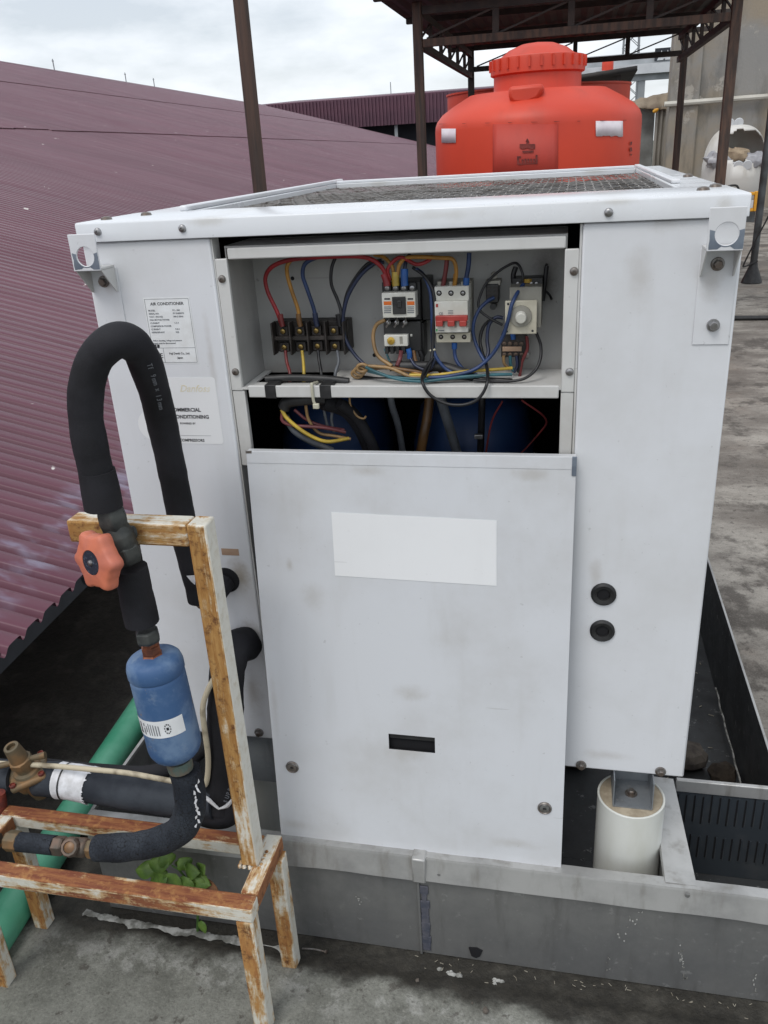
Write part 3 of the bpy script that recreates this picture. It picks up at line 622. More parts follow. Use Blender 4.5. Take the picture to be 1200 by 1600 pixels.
for k in range(26):
    a = 2 * PI * k / 26; d = V(math.cos(a), math.sin(a), 0); o = V(TX, TY, (zlid0 + zlid1) / 2) + d * (LR + .003)
    part('grip_rib', 'tank_orange', lid, 'obox', o, d.cross(V(0, 0, 1)) * .007, V(0, 0, 1) * (zlid1 - zlid0) * .44, d * .007)
# moulded handle pocket in the shoulder
pk = atp(822, 150, V(TX, TY - TR * .78, zsh + .2), V(0, 1, 0)); m = MB()
m.prism([(x * .42, z * .42) for x, z in ((-.24, .10), (.24, .11), (.24, .03), (.17, -.08), (.02, -.13), (-.17, -.12), (-.24, -.05))], pk + V(0, -.035, .012), (1, 0, 0), (0, 0, 1), (0, .22, 0)); m.build('handle_pocket', 'tank_orange', tk, bevel=.02)
def arc_patch(name, mat, u0, u1, v0, v1, off, parent, jag=0):
    R = TR * 1.008 + off; m = MB(); n = 14
    def ang(u, v):
        p = atp(u, v, V(TX, TY - TR, 1), V(0, 1, 0)); s_ = max(-.98, min(.98, (p.x - TX) / R)); a = math.asin(s_)
        r_ = ray(u, v)                         # true hit on the cylinder
        A_ = r_.x ** 2 + r_.y ** 2; B_ = 2 * ((CAM.x - TX) * r_.x + (CAM.y - TY) * r_.y); C_ = (CAM.x - TX) ** 2 + (CAM.y - TY) ** 2 - R * R
        t_ = (-B_ - math.sqrt(max(0, B_ * B_ - 4 * A_ * C_))) / (2 * A_); h = CAM + r_ * t_; return math.atan2(h.x - TX, -(h.y - TY)), h.z
    for j in range(2):
        for i in range(n + 1):
            a, z = ang(u0 + (u1 - u0) * i / n, v0 if j else v1); z += jag * random.uniform(-1, 1) * (0 if j else 1); m.v.append(V(TX + R * math.sin(a), TY - R * math.cos(a), z))
    m.f = [(i, i + 1, n + 2 + i, n + 1 + i) for i in range(n)]; return m.build(name, mat, parent, solid=.003)
arc_patch('dull_panel', 'tank_patch', 770, 872, 194, 300, .002, tk)
arc_patch('paper_label', 'tank_paper', 690, 712, 201, 223, .004, tk, .002); arc_patch('paper_label', 'tank_paper', 931, 973, 189, 213, .004, tk, .004)
# dark printed crest and lettering block (faded)
def tank_hit(u, v, off=.006):
    R = TR * 1.008 + off; r_ = ray(u, v); A_ = r_.x ** 2 + r_.y ** 2; B_ = 2 * ((CAM.x - TX) * r_.x + (CAM.y - TY) * r_.y); C_ = (CAM.x - TX) ** 2 + (CAM.y - TY) ** 2 - R * R
    return CAM + r_ * ((-B_ - math.sqrt(B_ * B_ - 4 * A_ * C_)) / (2 * A_))
def print_poly(pts, name='printed_crest'):
    m = MB(); P = [tank_hit(*p) for p in pts]; n = len(P); m.add(P + [p + V(0, -.002, 0) for p in P], [tuple(range(n)), tuple(range(n, 2 * n))[::-1]]); m.build(name, 'tank_print', tk, smooth=0)
print_poly([(812, 225), (822, 225), (824, 221), (821, 221), (824, 216), (827, 221), (825, 225), (836, 225), (836, 232), (830, 233), (824, 231), (817, 233), (812, 231)])
print_poly([(816, 236), (834, 235), (833, 238), (817, 239)])
for g in ([(808, 244), (814, 244), (814, 246), (811, 246), (811, 255), (814, 255), (814, 257), (808, 257)], [(815, 249), (818, 249), (818, 255), (815, 255)], [(819.5, 248), (822.5, 248), (822.5, 255), (819.5, 255)], [(824, 248), (827, 248), (827, 254), (824, 254)], [(828.5, 248), (831.5, 248), (831.5, 254), (828.5, 254)], [(833, 248), (836, 248), (836, 254), (833, 254)], [(837, 242), (840, 242), (840, 256), (811, 257.5), (811, 255.8), (837, 254.6)]): print_poly(g, 'printed_letter')
for g in ([(985, 222), (988, 221), (987, 227), (985, 226)], [(984, 231), (987, 230), (988, 236), (985, 237)], [(985, 240), (988, 241), (986, 244)]): print_poly(g, 'printed_mark')
for k in range(9): u = 686 + k * 36; print_poly([(u, 193.5 - k * .75 + random.uniform(-.4, .4)), (u + random.uniform(5, 14), 193.3 - k * .75), (u + 4, 194.1 - k * .75), (u, 194.1 - k * .75)], 'seam_scuff')
T2Y = 11.35; a, b_ = at(700, 150, Y=T2Y), at(985, 135, Y=T2Y); T2X, T2R = (a.x + b_.x) / 2, (b_.x - a.x) / 2; z2 = at(842, 140, Y=T2Y).z
t2 = thing('water_tank', V(T2X, T2Y, 0), 'second orange tank with a flat open rim, mostly hidden behind the lidded tank', 'water tank')
part('shell', 'tank_orange', t2, 'lathe', [(T2R * .97, .0), (T2R, .08), (T2R, z2 - .03), (T2R * 1.012, z2 - .02), (T2R * 1.012, z2), (T2R * .97, z2), (T2R * .97, .12), (.01, .12)], V(T2X, T2Y, 0), seg=64, smooth=40)

# cut-open white tank with rubbish, by the wall
DY = 15.9; a, b_ = at(1100, 250, Y=DY), at(1195, 250, Y=DY); DX, DR = (a.x + b_.x) / 2, (b_.x - a.x) / 2; dz = at(1147, 196, Y=DY).z
dr = thing('cut_tank', V(DX, DY, 0), 'dirty white plastic tank with its dome cut open, full of rubbish', 'tank')
hs = dz - .62
prf = [(DR, 0), (DR, hs - .3), (DR * 1.03, hs - .25), (DR * 1.02, hs)] + [(DR * max(.02, math.cos(PI / 2 * k / 14) ** .75), hs + .62 * math.sin(PI / 2 * k / 14)) for k in range(1, 15)]
NSG = 96
m = MB(); m.lathe(prf, V(DX, DY, 0), seg=NSG, cap=False)
ctr = at(1160, 229, Y=DY - DR * .6)
m.f = [f for f in m.f if (lambda c: not ((((c.x - ctr.x) / .40) ** 2 + ((c.z - ctr.z) / (.27 + .03 * math.sin(c.x * 23))) ** 2 < 1 and c.y < DY - .05)))((m.v[f[0]] + m.v[f[2]]) / 2)]
m.build('shell', 'tank_white', dr, solid=.02)
for px, py in ((1147, 196), (1160, 262)):
    q = at(px, py, Y=DY if py < 230 else DY - DR); m = MB()
    for s_ in (-1, 1): m.lathe([(.075, -.02), (.08, 0), (.07, .02)], q + V(s_ * .075, 0, .04), V(0, 1, .2), 12)
    m.bar(q + V(0, 0, -.08), q + V(0, 0, .05), .05, .03, V(0, 1, 0)); m.build('lug', 'far_white', dr)
m = MB(); rnd = random.Random(5)
for name, mt, px, py, s_ in (('plastic_bag', 'bag_plastic', 1122, 250, .22), ('sack', 'sack_brown', 1150, 244, .22), ('plastic_bag', 'bag_plastic', 1175, 252, .24), ('plastic_bag', 'bag_plastic', 1148, 260, .22)):
    q = at(px, py, Y=DY - DR * .62); m = MB(); nu, nv = 18, 12
    for j in range(nv + 1):
        for i in range(nu):
            th = PI * j / nv; ph = 2 * PI * i / nu; d = V(math.sin(th) * math.cos(ph), math.sin(th) * math.sin(ph) * .7, math.cos(th) * .65)
            m.v.append(q + d * s_ * (1 + .32 * mnoise.fractal(d * 2.6 + q * 3, 1, 2, 4)))
    m.f = [(j * nu + i, j * nu + (i + 1) % nu, (j + 1) * nu + (i + 1) % nu, (j + 1) * nu + i) for j in range(nv) for i in range(nu)]
    tag(m.build(name, mt, smooth=30), {1122: 'grey plastic bag bulging at the left of the cut tank', 1150: 'brown sack between plastic bags inside the cut tank', 1175: 'grey plastic bag at the right edge of the cut tank', 1148: 'crumpled plastic bag hanging over the front of the cut tank'}[px], 'bag', 'rubbish in the cut tank')
# rubbish fill so that the bags rest on something
part('rubbish_fill', 'sack_brown', dr, 'lathe', [(DR * .95, .05), (DR * .95, hs - .28), (.02, hs - .2)], V(DX, DY, 0), seg=24)
# yellow work lamp on the slab
YY = 15.0; p0, p1 = at(1154, 300, Y=YY), at(1182, 328, Y=YY); pz = max(.0, p1.z - .02)
yl = thing('work_lamp', V((p0.x + p1.x) / 2, YY, 0), 'small yellow framed work lamp standing in front of the cut tank', 'lamp')
m = MB(); w_ = p1.x - p0.x; 
part('stand', 'pole_grey', yl, 'box', p0.x + w_ * .3, p1.x - w_ * .1, YY - .1, YY + .15, -.005, pz)
m.box(p0.x, p0.x + .05, YY - .05, YY + .05, pz, p0.z - .05); m.box(p1.x - .06, p1.x, YY - .05, YY + .05, pz, p0.z); m.box(p0.x + .05, p1.x - .06, YY - .05, YY + .05, p0.z - .06, p0.z - .01); m.box(p0.x + .05, p1.x - .06, YY - .05, YY + .05, pz, pz + .05)
m.build('frame', 'yellow_case', yl, bevel=.01)
part('lens', 'far_white', yl, 'box', p0.x + .06, p1.x - .07, YY - .03, YY + .02, pz + .06, p0.z - .14)
m = MB(); c = at(1145, 300, Y=YY + .2); m.tube([c + V(-.22, 0, -.05), c + V(-.12, 0, .08), c + V(.05, 0, .1), c + V(.12, 0, -.04)], .018, 8); m.build('handle', 'rubber_black', yl)

# thin grey pole with a gusset foot and black cable
gp = at(1174, 441, Z=0); gt = thing('pole', gp, 'thin grey steel pole with a black flared foot at the right edge', 'pole')
part('shaft', 'pole_grey', gt, 'cyl', gp, gp + V(.0, 0, 3.4), .036, 12)
part('foot', 'rubber_black', gt, 'lathe', [(.105, 0), (.10, .02), (.045, .16), (.04, .2)], gp, seg=14)
m = MB(); m.tube([gp + V(.03, -.04, .22), gp + V(-.09, -.05, .17), gp + V(-.10, -.05, .2), gp + V(-.02, -.06, .42), gp + V(.10, -.05, .72), gp + V(.2, 0, 1.1), gp + V(.5, 0, 1.6)], .008, 8)
tag(m.build('cable', 'rubber_black'), 'thin black cable looping off the grey pole at the right edge', 'cable')
m = MB(); a = at(1120, 497, Z=.02); m.tube([V(.7, a.y, .014), V(1.3, a.y + .02, .014), V(2.6, a.y - .02, .014), V(6, a.y, .014)], .02, 8); tag(m.build('floor_cable', 'rubber_black'), 'black hose lying straight across the slab behind the unit', 'hose')
# tall brown pipe pole behind the unit
pp = at(402, 290, Y=1.95); tp = thing('steel_pole', V(pp.x, pp.y, 0), 'tall brown steel pole rising behind the left of the white unit', 'pole')
part('shaft', 'pole_brown', tp, 'tube', [V(pp.x, pp.y, 0), V(pp.x + .01, pp.y, 1.6), V(pp.x + .015, pp.y, 4.2)], .0262, 16, smooth=False); part('base_plate', 'steel_rusty', tp, 'box', pp.x - .08, pp.x + .08, pp.y - .08, pp.y + .08, -.006, .01)
#@@UNIT
# ================================================================== air-conditioning unit
UX0, UX1, UZ0, UZ1, UYB = -.757, .228, .413, 1.393, 1.30
ac = thing('condensing_unit', V(-.26, .6, UZ0), 'white boxy air-conditioning condensing unit with its wiring compartment open', 'air conditioner')
ZBD = 1.3635
part('front_panel', 'panel_white', ac, 'box', UX0, -.541, 0, .018, UZ0, ZBD - .001, bevel=.003).__setitem__('label', 'left front corner panel with rating label and sticker')
part('front_panel', 'panel_white', ac, 'box', .016, UX1, 0, .018, UZ0, ZBD - .001, bevel=.003).__setitem__('label', 'right front corner panel with two black grommets')
part('edge_return', 'frame_white', ac, 'box', -.5408, -.5385, .004, .03, UZ0, ZBD - .002)
part('edge_return', 'frame_white', ac, 'box', .0125, .0155, .004, .03, UZ0, ZBD - .002)
part('side_panel', 'panel_white', ac, 'box', UX0 + .001, UX0 + .012, .0185, UYB - .001, UZ0, ZBD - .001, bevel=.002)
part('side_panel', 'panel_white', ac, 'box', UX1 - .012, UX1 - .001, .0185, UYB - .001, UZ0, ZBD - .001, bevel=.002)
part('back_panel', 'panel_white', ac, 'box', UX0 + .0125, UX1 - .0125, UYB - .012, UYB - .002, UZ0, ZBD - .001)
part('base_pan', 'frame_white', ac, 'box', UX0 + .013, UX1 - .013, .019, UYB - .013, UZ0 + .001, UZ0 + .02)
# top frame: folded band with a rounded front edge, four strips round the fan opening
m = MB(); sec = [(-.006, ZBD), (-.006, 1.3895), (-.0045, 1.3920), (-.0015, UZ1), (.205, UZ1), (.205, UZ1 - .012), (.203, UZ1 - .012), (.203, UZ1 - .003), (.000, UZ1 - .003), (-.003, 1.3885), (-.003, ZBD)]
m.prism([(y, z) for y, z in sec], V(UX0 - .003, 0, 0), (0, 1, 0), (0, 0, 1), (UX1 - UX0 + .006, 0, 0)); m.build('top_band', 'band_white', ac, bevel=.0012, smooth=40)
part('top_strip', 'band_white', ac, 'box', UX0 - .003, -.655, .2055, UYB, 1.38, UZ1 - .0008, bevel=.002); part('top_strip', 'band_white', ac, 'box', .160, UX1 + .003, .2055, UYB, 1.38, UZ1 - .0008, bevel=.002)
part('top_strip', 'band_white', ac, 'box', -.6548, .1598, 1.20, UYB, 1.378, UZ1 - .0012, bevel=.002)
part('side_skirt', 'panel_white', ac, 'box', UX0 - .003, UX0 - .0002, .001, UYB, ZBD, 1.3795); part('side_skirt', 'panel_white', ac, 'box', UX1 + .0002, UX1 + .003, .001, UYB, ZBD, 1.3795)
part('raised_lip', 'panel_white', ac, 'box', -.672, -.658, .19, 1.295, UZ1 - .0005, UZ1 + .009, bevel=.003); part('raised_lip', 'panel_white', ac, 'box', -.655, .158, 1.205, 1.22, UZ1 - .001, UZ1 + .006, bevel=.002)
part('raised_lip', 'panel_white', ac, 'box', .163, .178, .33, 1.295, UZ1 - .0005, UZ1 + .006, bevel=.002)
# woven wire guard over the fan
m = MB(); MZ = 1.3815; st = .0165; sc_ = .050; nx_ = int(.812 / st); ny_ = int(.99 / sc_)
for i in range(nx_ + 1):
    x = -.653 + i * st + random.uniform(-.001, .001); pts = []
    for j in range(ny_ * 4 + 1):
        y = .206 + j * sc_ / 4; pts.append(V(x + .0016 * math.sin(y * 2 * PI / sc_ + i * .2) + .0015 * math.sin(y * 5 + i * .1), y, MZ + .0009 * math.cos(2 * PI * y / sc_ / 2 + PI * i) + .0015 * mnoise.noise(V(x * 4, y * 4, 0))))
    m.tube(pts, .00075, 5, smooth=False)
for j in range(ny_ + 1):
    y = .206 + j * sc_ + random.uniform(-.002, .002); m.tube([V(-.653 + i * st, y + .003 * math.sin(i * .4 + j), MZ - .0008 * math.cos(PI * (i + j)) + .0015 * mnoise.noise(V((-.653 + i * st) * 4, y * 4, 0))) for i in range(nx_ + 1)], .0006, 5, smooth=False)
M('wire_guard', (.34, .325, .31), (.10, .085, .07), 16, .7, 0, lo=.46, hi=.64)
struct(m.build('wire_guard', 'wire_guard', ac), 'stuff')
part('light_block_deck', 'black_void', ac, 'box', UX0 + .014, UX1 - .014, .152, UYB - .014, 1.17, 1.18)  # black deck added to stop light entering the unit from above
part('coil_screen', 'debris_brown', ac, 'box', UX0 + .014, UX1 - .014, .152, UYB - .014, 1.315, 1.32)
part('fan_ring', 'steel_dark', ac, 'lathe', [(.375, 0), (.375, .12), (.385, .12), (.385, 0)], V(-.25, .71, 1.2005), seg=40, cap=False)
part('fan_hub', 'steel_dark', ac, 'lathe', [(.07, 0), (.07, .09), (.02, .1)], V(-.25, .71, 1.23), seg=20)
for k in range(4):
    a = PI / 2 * k + .4; d = V(math.cos(a), math.sin(a), 0); e = V(-d.y, d.x, 0); c = V(-.25, .71, 1.275); m = MB()
    m.add([c + d * .06 - e * .04 + V(0, 0, -.03), c + d * .06 + e * .04 + V(0, 0, .03), c + d * .35 + e * .12 + V(0, 0, .03), c + d * .35 - e * .10 + V(0, 0, -.03)], [(0, 1, 2, 3)]); m.build('fan_blade', 'steel_dark', ac, solid=.004)
def screw(px, py, Y, r, mat='steel', dome=.5, name='screw', parent=None, hexr=0, n=V(0, -1, 0), p=None):
    p = at(px, py, Y=Y) if p is None else Vector(p); m = MB()
    if hexr:
        m.lathe([(r, 0), (r, .0015), (r * .94, .003)], p, n, 20); m.lathe([(hexr, .003), (hexr, .008), (hexr * .8, .0095)], p, n, 6, rot=.3)
    else:
        m.lathe([(r, 0), (r * .98, r * dome * .3), (r * .82, r * dome * .75), (r * .5, r * dome), (r * .28, r * dome * 1.02), (r * .24, r * dome * .6), (.0002, r * dome * .6)], p, n, 16)
    return m.build(name, mat, ac if parent is None else parent, smooth=30)
for px, py in ((153, 362), (285, 357), (951, 332)): screw(px, py, -.0058, .0062, 'steel', .75)
for px, py, Y in ((908, 1195, 0), (1032, 1205, 0), (405, 1144, 0)): screw(px, py, -.0003, .0095, 'steel_dirty', hexr=.006, name='bolt')
for x, y in ((-.735, .05), (-.70, .12), (.184, .10), (.21, .165), (.215, .55)): part('dark_rivet', 'steel_dirty', ac, 'lathe', [(.0095, 0), (.008, .004), (.003, .0055)], V(x, y, UZ1 - .0004), seg=14)
part('bare_patch', 'steel_rusty', ac, 'box', -.640, -.61, .207, .26, 1.3815, 1.386, bevel=.001)
# lifting brackets at both top corners
for s_, x0 in ((1, .175), (-1, -.752)):
    x1 = x0 + .0455; o = V(0, -.045, 0); m = MB()
    m.holed(x0, x1, 1.325, 1.3795, (x0 + x1) / 2 + .001, 1.3465, .0145, o, (1, 0, 0), (0, 0, 1), (0, .003, 0)); br = m.build('lifting_bracket', 'panel_white', ac, bevel=.0008)
    part('fold', 'frame_white', br, 'box', x0 + .0004, x1 - .0004, -.0418, -.0022, 1.3255, 1.3285)
    for xx in (x0 + .0006, x1 - .0026):
        m = MB(); m.prism([(-.0415, 1.325), (-.002, 1.325), (-.002, 1.287), (-.006, 1.287)], V(xx, 0, 0), (0, 1, 0), (0, 0, 1), (.002, 0, 0)); m.build('gusset', 'frame_white', br)
    zb = 1.192 if s_ > 0 else 1.196
    part('strap', 'panel_white', br, 'box', x0 - .001, x1 + .0025, -.0018, -.0002, zb, 1.3245, bevel=.0005)
    # paint worn to bare steel round the hole
    m = MB(); c = V((x0 + x1) / 2 + .001, -.0453, 1.3465); n_ = 22; P = []; A0, A1 = (math.radians(165), math.radians(375))
    for k in range(n_ + 1):
        a = A0 + (A1 - A0) * k / n_; rr_ = .0152; P.append(c + V(math.cos(a), 0, math.sin(a)) * rr_)
    for k in range(n_ + 1):
        a = A0 + (A1 - A0) * k / n_; q = min(.0216 / max(abs(math.cos(a)), .01), .0196 / max(-math.sin(a), .01) if math.sin(a) < 0 else 99); q *= 1 - .10 * abs(mnoise.noise(V(k * .8, s_, 1)))
        if abs(a - 1.5 * PI) < .35: q = .0166
        P.append(c + V(math.cos(a), 0, math.sin(a)) * max(q, .016))
    m.add(P, [(k, k + 1, n_ + 2 + k, n_ + 1 + k) for k in range(n_)]); m.build('worn_paint', 'bare_metal', br, smooth=0)
    screw(0, 0, 0, .0092, 'steel_dirty', hexr=.0064, name='bolt', parent=br, p=V((x0 + x1) / 2, -.002, 1.303))
    if s_ > 0: screw(0, 0, 0, .009, 'steel', hexr=.0064, name='bolt', parent=br, p=V(.2, -.002, 1.2195))
for px, py in ((943, 928), (941, 985)):
    p = at(px, py, Y=0); m = MB(); m.lathe([(.0205, -.0002), (.0205, .003), (.017, .0055), (.011, .004), (.010, .0004), (.0003, .0004)], p, V(0, -1, 0), 28); g = m.build('grommet', 'rubber_black', ac, smooth=35)
    part('grommet_hole', 'black_void', g, 'lathe', [(.0098, .0008), (.0098, .0012), (.0002, .0012)], p, V(0, -1, 0), 16)
for px, py, r_ in ((354, 906, .025), (386, 1006, .030)):
    part('pipe_opening', 'black_void', ac, 'lathe', [(r_, -.0002), (r_, .002), (r_ * .8, .003), (.0005, .003)], at(px, py, Y=0), V(0, -1, 0), 28)
for px, py in ((361, 862), (386, 993)): p = at(px, py, Y=0); part('paper_scrap', 'paper_beige', ac, 'box', p.x - .018, p.x + .015, -.0006, -.0002, p.z - .007, p.z + .006)
# rating label
UXv, UZv = V(1, 0, .0), V(0, 0, 1)
lx0, lx1, lz0, lz1 = -.6655, -.5895, 1.1705, 1.2735; Y0 = -.0004
lab = part('rating_label', 'label_paper', ac, 'box', lx0 - .002, lx1 + .002, Y0, -.00015, lz0 - .002, lz1 + .002); Yt = Y0 - .00015
def rule(x0, x1, z0, z1, mat='ink_grey', par=lab): part('rule', mat, par, 'box', x0, x1, Yt - .0001, Yt + .0001, z0, z1)
for a in ((lx0, lx1, lz1 - .0005, lz1), (lx0, lx1, lz0, lz0 + .0006), (lx0, lx0 + .0005, lz0, lz1), (lx1 - .0005, lx1, lz0, lz1), (lx0, lx1, lz0 + .024, lz0 + .0245), (lx0 + .019, lx0 + .0195, lz0, lz0 + .024)): rule(*a)
def txt(s, size, x, z, mat='ink_grey', bold=.00008, align='LEFT', par=lab, y=None, shear=0): lettering(s, size, V(x, Yt if y is None else y, z), UXv, UZv, mat, par, bold, align, depth=.00008, shear=shear)
txt('AIR CONDITIONER', .0066, (lx0 + lx1) / 2, lz1 - .010, 'ink', .00012, 'CENTER')
rows_ = ('MODEL', 'FC - 060'), ('SERIAL NO.', 'FP W4E0974'), ('VOLT. (PH-HZ)', '380-3-50Hz'), ('FAN MOTOR POWER', ''), ('CURRENT', '1.2 A'), ('COMPRESSOR POWER', ''), ('CURRENT', '9.8 A'), ('REFRIGERANT', 'R22')
for k, (a, b) in enumerate(rows_):
    z = lz1 - .0195 - k * .0050; txt(a, .0036, lx0 + .004, z)
    if b: txt(b, .0036, lx0 + .046, z)
txt('Before checking, voltage and pressure', .0033, lx0 + .004, lz0 + .0352); txt('supply must be disconnected.', .0033, lx0 + .004, lz0 + .0308)
txt('FUJI', .0058, lx0 + .004, lz0 + .0255, 'ink', .0005); txt('CE', .011, lx0 + .004, lz0 + .008, 'ink'); txt('Fuji Denki Co., Ltd.', .0046, lx0 + .047, lz0 + .0135, 'ink', .0001, 'CENTER'); txt('Japan', .0046, lx0 + .047, lz0 + .0065, 'ink', .0001, 'CENTER')
# maker's sticker: rounded card with a round lobe on its left
sx0, sx1, sz0, sz1 = -.684, -.5635, 1.030, 1.1455; pol = []
for cx, cz, a0 in ((sx1 - .005, sz1 - .005, 0), (sx0 + .012, sz1 - .005, 90)):
    for k in range(5): a = math.radians(a0 + 90 * k / 4); pol.append((cx + .005 * math.cos(a), cz + .005 * math.sin(a)))
for k in range(12): a = math.radians(100 + 170 * k / 11); pol.append((-.6885 + .027 * math.cos(a), 1.062 + .027 * math.sin(a)))
for cx, cz, a0 in ((sx0 + .012, sz0 + .005, 180), (sx1 - .005, sz0 + .005, 270)):
    for k in range(5): a = math.radians(a0 + 90 * k / 4); pol.append((cx + .005 * math.cos(a), cz + .005 * math.sin(a)))
m = MB(); m.prism([(a, b) for a, b in pol], V(0, Y0, 0), UXv, UZv, V(0, .00025, 0)); stk = m.build('maker_sticker', 'sticker', ac, smooth=0)
txt('Danfoss', .0165, at(328, 612, Y=0).x, at(328, 612, Y=0).z, 'gold_ink', .0002, 'RIGHT', par=stk, shear=.35)
for s_, z_, u, v in (('COMMERCIAL', .0088, 314, 643), ('AIR CONDITIONING', .0088, 327, 654)): q = at(u, v, Y=0); txt(s_, z_, q.x, q.z, 'ink', .0003, 'RIGHT', par=stk)
txt('POWERED BY', .0046, at(306, 663, Y=0).x, at(306, 663, Y=0).z, 'ink', .0001, 'RIGHT', par=stk); rule(-.64, at(330, 681, Y=0).x, at(330, 681, Y=0).z, at(330, 681, Y=0).z + .0004, 'ink_grey', stk); txt('COMPRESSORS', .0068, at(320, 690, Y=0).x, at(320, 690, Y=0).z, 'ink', .0002, 'RIGHT', par=stk)

# ------------------------------------------------------------------ wiring compartment
BX0, BX1, BY1 = -.519, -.0085, .12; SZ = 1.127
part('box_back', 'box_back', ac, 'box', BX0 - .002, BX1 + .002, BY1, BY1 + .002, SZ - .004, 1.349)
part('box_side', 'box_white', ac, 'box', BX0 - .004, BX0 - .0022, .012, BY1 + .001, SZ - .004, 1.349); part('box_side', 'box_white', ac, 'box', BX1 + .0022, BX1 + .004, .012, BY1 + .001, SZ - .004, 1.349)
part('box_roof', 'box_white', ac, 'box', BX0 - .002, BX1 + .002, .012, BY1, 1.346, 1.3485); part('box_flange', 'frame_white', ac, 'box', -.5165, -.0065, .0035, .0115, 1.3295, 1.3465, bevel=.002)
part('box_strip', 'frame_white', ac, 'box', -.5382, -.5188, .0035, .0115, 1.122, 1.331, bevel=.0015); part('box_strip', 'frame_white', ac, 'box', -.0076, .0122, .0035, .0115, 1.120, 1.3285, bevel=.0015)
part('lower_strip', 'frame_white', ac, 'box', -.5378, -.5165, .005, .016, .99, 1.1215, bevel=.0015); part('lower_strip', 'frame_white', ac, 'box', -.0075, .0118, .005, .016, .99, 1.1195, bevel=.0015)
for px, py, mt in ((347, 436, 'steel_dirty'), (368, 581, 'steel_dirty'), (897, 424, 'steel_dirty'), (890, 581, 'steel')): screw(px, py, .0033, .0062, mt, .6)
# shelf, with the slot behind its front lip where the supply wires drop through
part('shelf', 'frame_white', ac, 'box', BX0 - .001, -.508, .0035, BY1 - .0005, SZ - .003, SZ); part('shelf', 'frame_white', ac, 'box', -.383, BX1 + .001, .0035, BY1 - .0005, SZ - .003, SZ)
part('shelf', 'frame_white', ac, 'box', -.5078, -.3832, .0035, .040, SZ - .0032, SZ - .0004); part('shelf_lip', 'frame_white', ac, 'box', -.5075, -.0105, -.0005, .0032, SZ - .0155, SZ + .0045, bevel=.0018)
for px in (422, 508): p = at(px, 605, Y=0); part('black_tape', 'tape_black', ac, 'box', p.x - .0095, p.x + .0095, -.0014, .05, SZ - .0168, SZ + .0056, bevel=.001)
p = at(487, 605, Y=-.002); m = MB(); m.tube([V(p.x, .03, SZ + .002), V(p.x, .002, SZ + .0068), V(p.x + .0005, -.0025, SZ + .0055), V(p.x + .001, -.0025, SZ - .018), V(p.x + .004, -.002, SZ - .028)], .0024, 8); tie = m.build('cable_tie', 'cable_tie', ac)
part('head', 'cable_tie', tie, 'obox', V(p.x + .005, -.003, SZ - .0285), V(.005, 0, 0), V(0, .003, 0), V(0, 0, .0042), bevel=.001)
# black sheets added as the bay's shade, lining behind and below the compartment
part('shade_lining', 'black_void', ac, 'box', UX0 + .0125, UX1 - .0125, .142, .15, SZ - .01, 1.362); part('shade_lining', 'black_void', ac, 'box', UX0 + .0125, UX1 - .0125, .56, .57, UZ0 + .03, SZ - .01)
part('shade_lining', 'black_void', ac, 'box', UX0 + .0125, UX1 - .0125, .1425, .56, SZ - .0095, SZ - .004)
part('shade_lining', 'black_void', ac, 'box', UX0 + .013, UX0 + .016, .02, .56, UZ0 + .03, SZ - .012); part('shade_lining', 'black_void', ac, 'box', UX1 - .016, UX1 - .013, .02, .56, UZ0 + .03, SZ - .012)
part('shade_lining', 'black_void', ac, 'box', UX0 + .0135, UX1 - .0135, .02, .56, UZ0 + .021, UZ0 + .028)
part('compressor', 'compressor_blue', ac, 'lathe', [(.10, 0), (.115, .03), (.115, .46), (.10, .53), (.05, .57), (.01, .58)], V(-.17, .27, UZ0 + .08), seg=32, smooth=40)
part('compressor', 'compressor_blue', ac, 'lathe', [(.10, 0), (.115, .03), (.115, .46), (.10, .53), (.05, .57), (.01, .58)], V(-.46, .34, UZ0 + .06), seg=32, smooth=40)
def wire(mat, pts, Y=.08, r=.0029, name='wire', seg=8, n=6):
    P = [at(q[0], q[1], Y=(q[2] if len(q) > 2 else Y)) for q in pts]; m = MB(); m.tube(P, r, seg, n); return m.build(name, mat, ac, smooth=60)
# hoses and cables in the dark bay below the shelf
wire('foam_black', [(505, 628, .03), (540, 640, .05), (565, 670, .07), (585, 720, .10)], r=.0135, name='cable', seg=14); wire('foam_black', [(530, 630, .02), (555, 650, .04), (580, 690, .06), (592, 730, .08)], r=.009, name='cable', seg=12)
wire('wire_grey', [(610, 612, .1), (612, 632, .1), (622, 665, .12), (630, 710, .13)], r=.006); wire('wire_brown', [(672, 612, .17), (668, 650, .16), (662, 680, .15), (655, 720, .15)], r=.009); wire('wire_grey', [(688, 612, .1), (690, 628, .1), (703, 670, .12), (718, 720, .14)], r=.009)
wire('wire_black', [(753, 612, .1), (753, 630, .1), (752, 670, .11), (750, 720, .12)], r=.006); wire('wire_red_dark', [(785, 627, .06), (768, 660, .08), (758, 715, .1)], r=.0016); wire('wire_red_dark', [(815, 625, .06), (853, 655, .08), (840, 680, .1), (808, 715, .12)], r=.0016)
part('lug', 'steel', ac, 'obox', at(748, 682, Y=.09), V(.007, 0, 0), V(0, .004, 0), V(0, 0, .004), bevel=.001)
wire('wire_grey', [(447, 650, .03), (458, 672, .035), (485, 690, .04), (520, 704, .05)], r=.0052); wire('wire_mauve', [(441, 645, .025), (442, 658, .025), (460, 665, .028), (505, 668, .035), (540, 675, .05)], r=.0032)
wire('wire_yellow', [(440, 640, .024), (450, 655, .02), (478, 677, .022), (510, 690, .03), (545, 685, .05)], r=.0033); wire('wire_tan', [(477, 628, .03), (482, 655, .035), (498, 676, .04), (522, 681, .045), (548, 686, .05)], r=.0028)
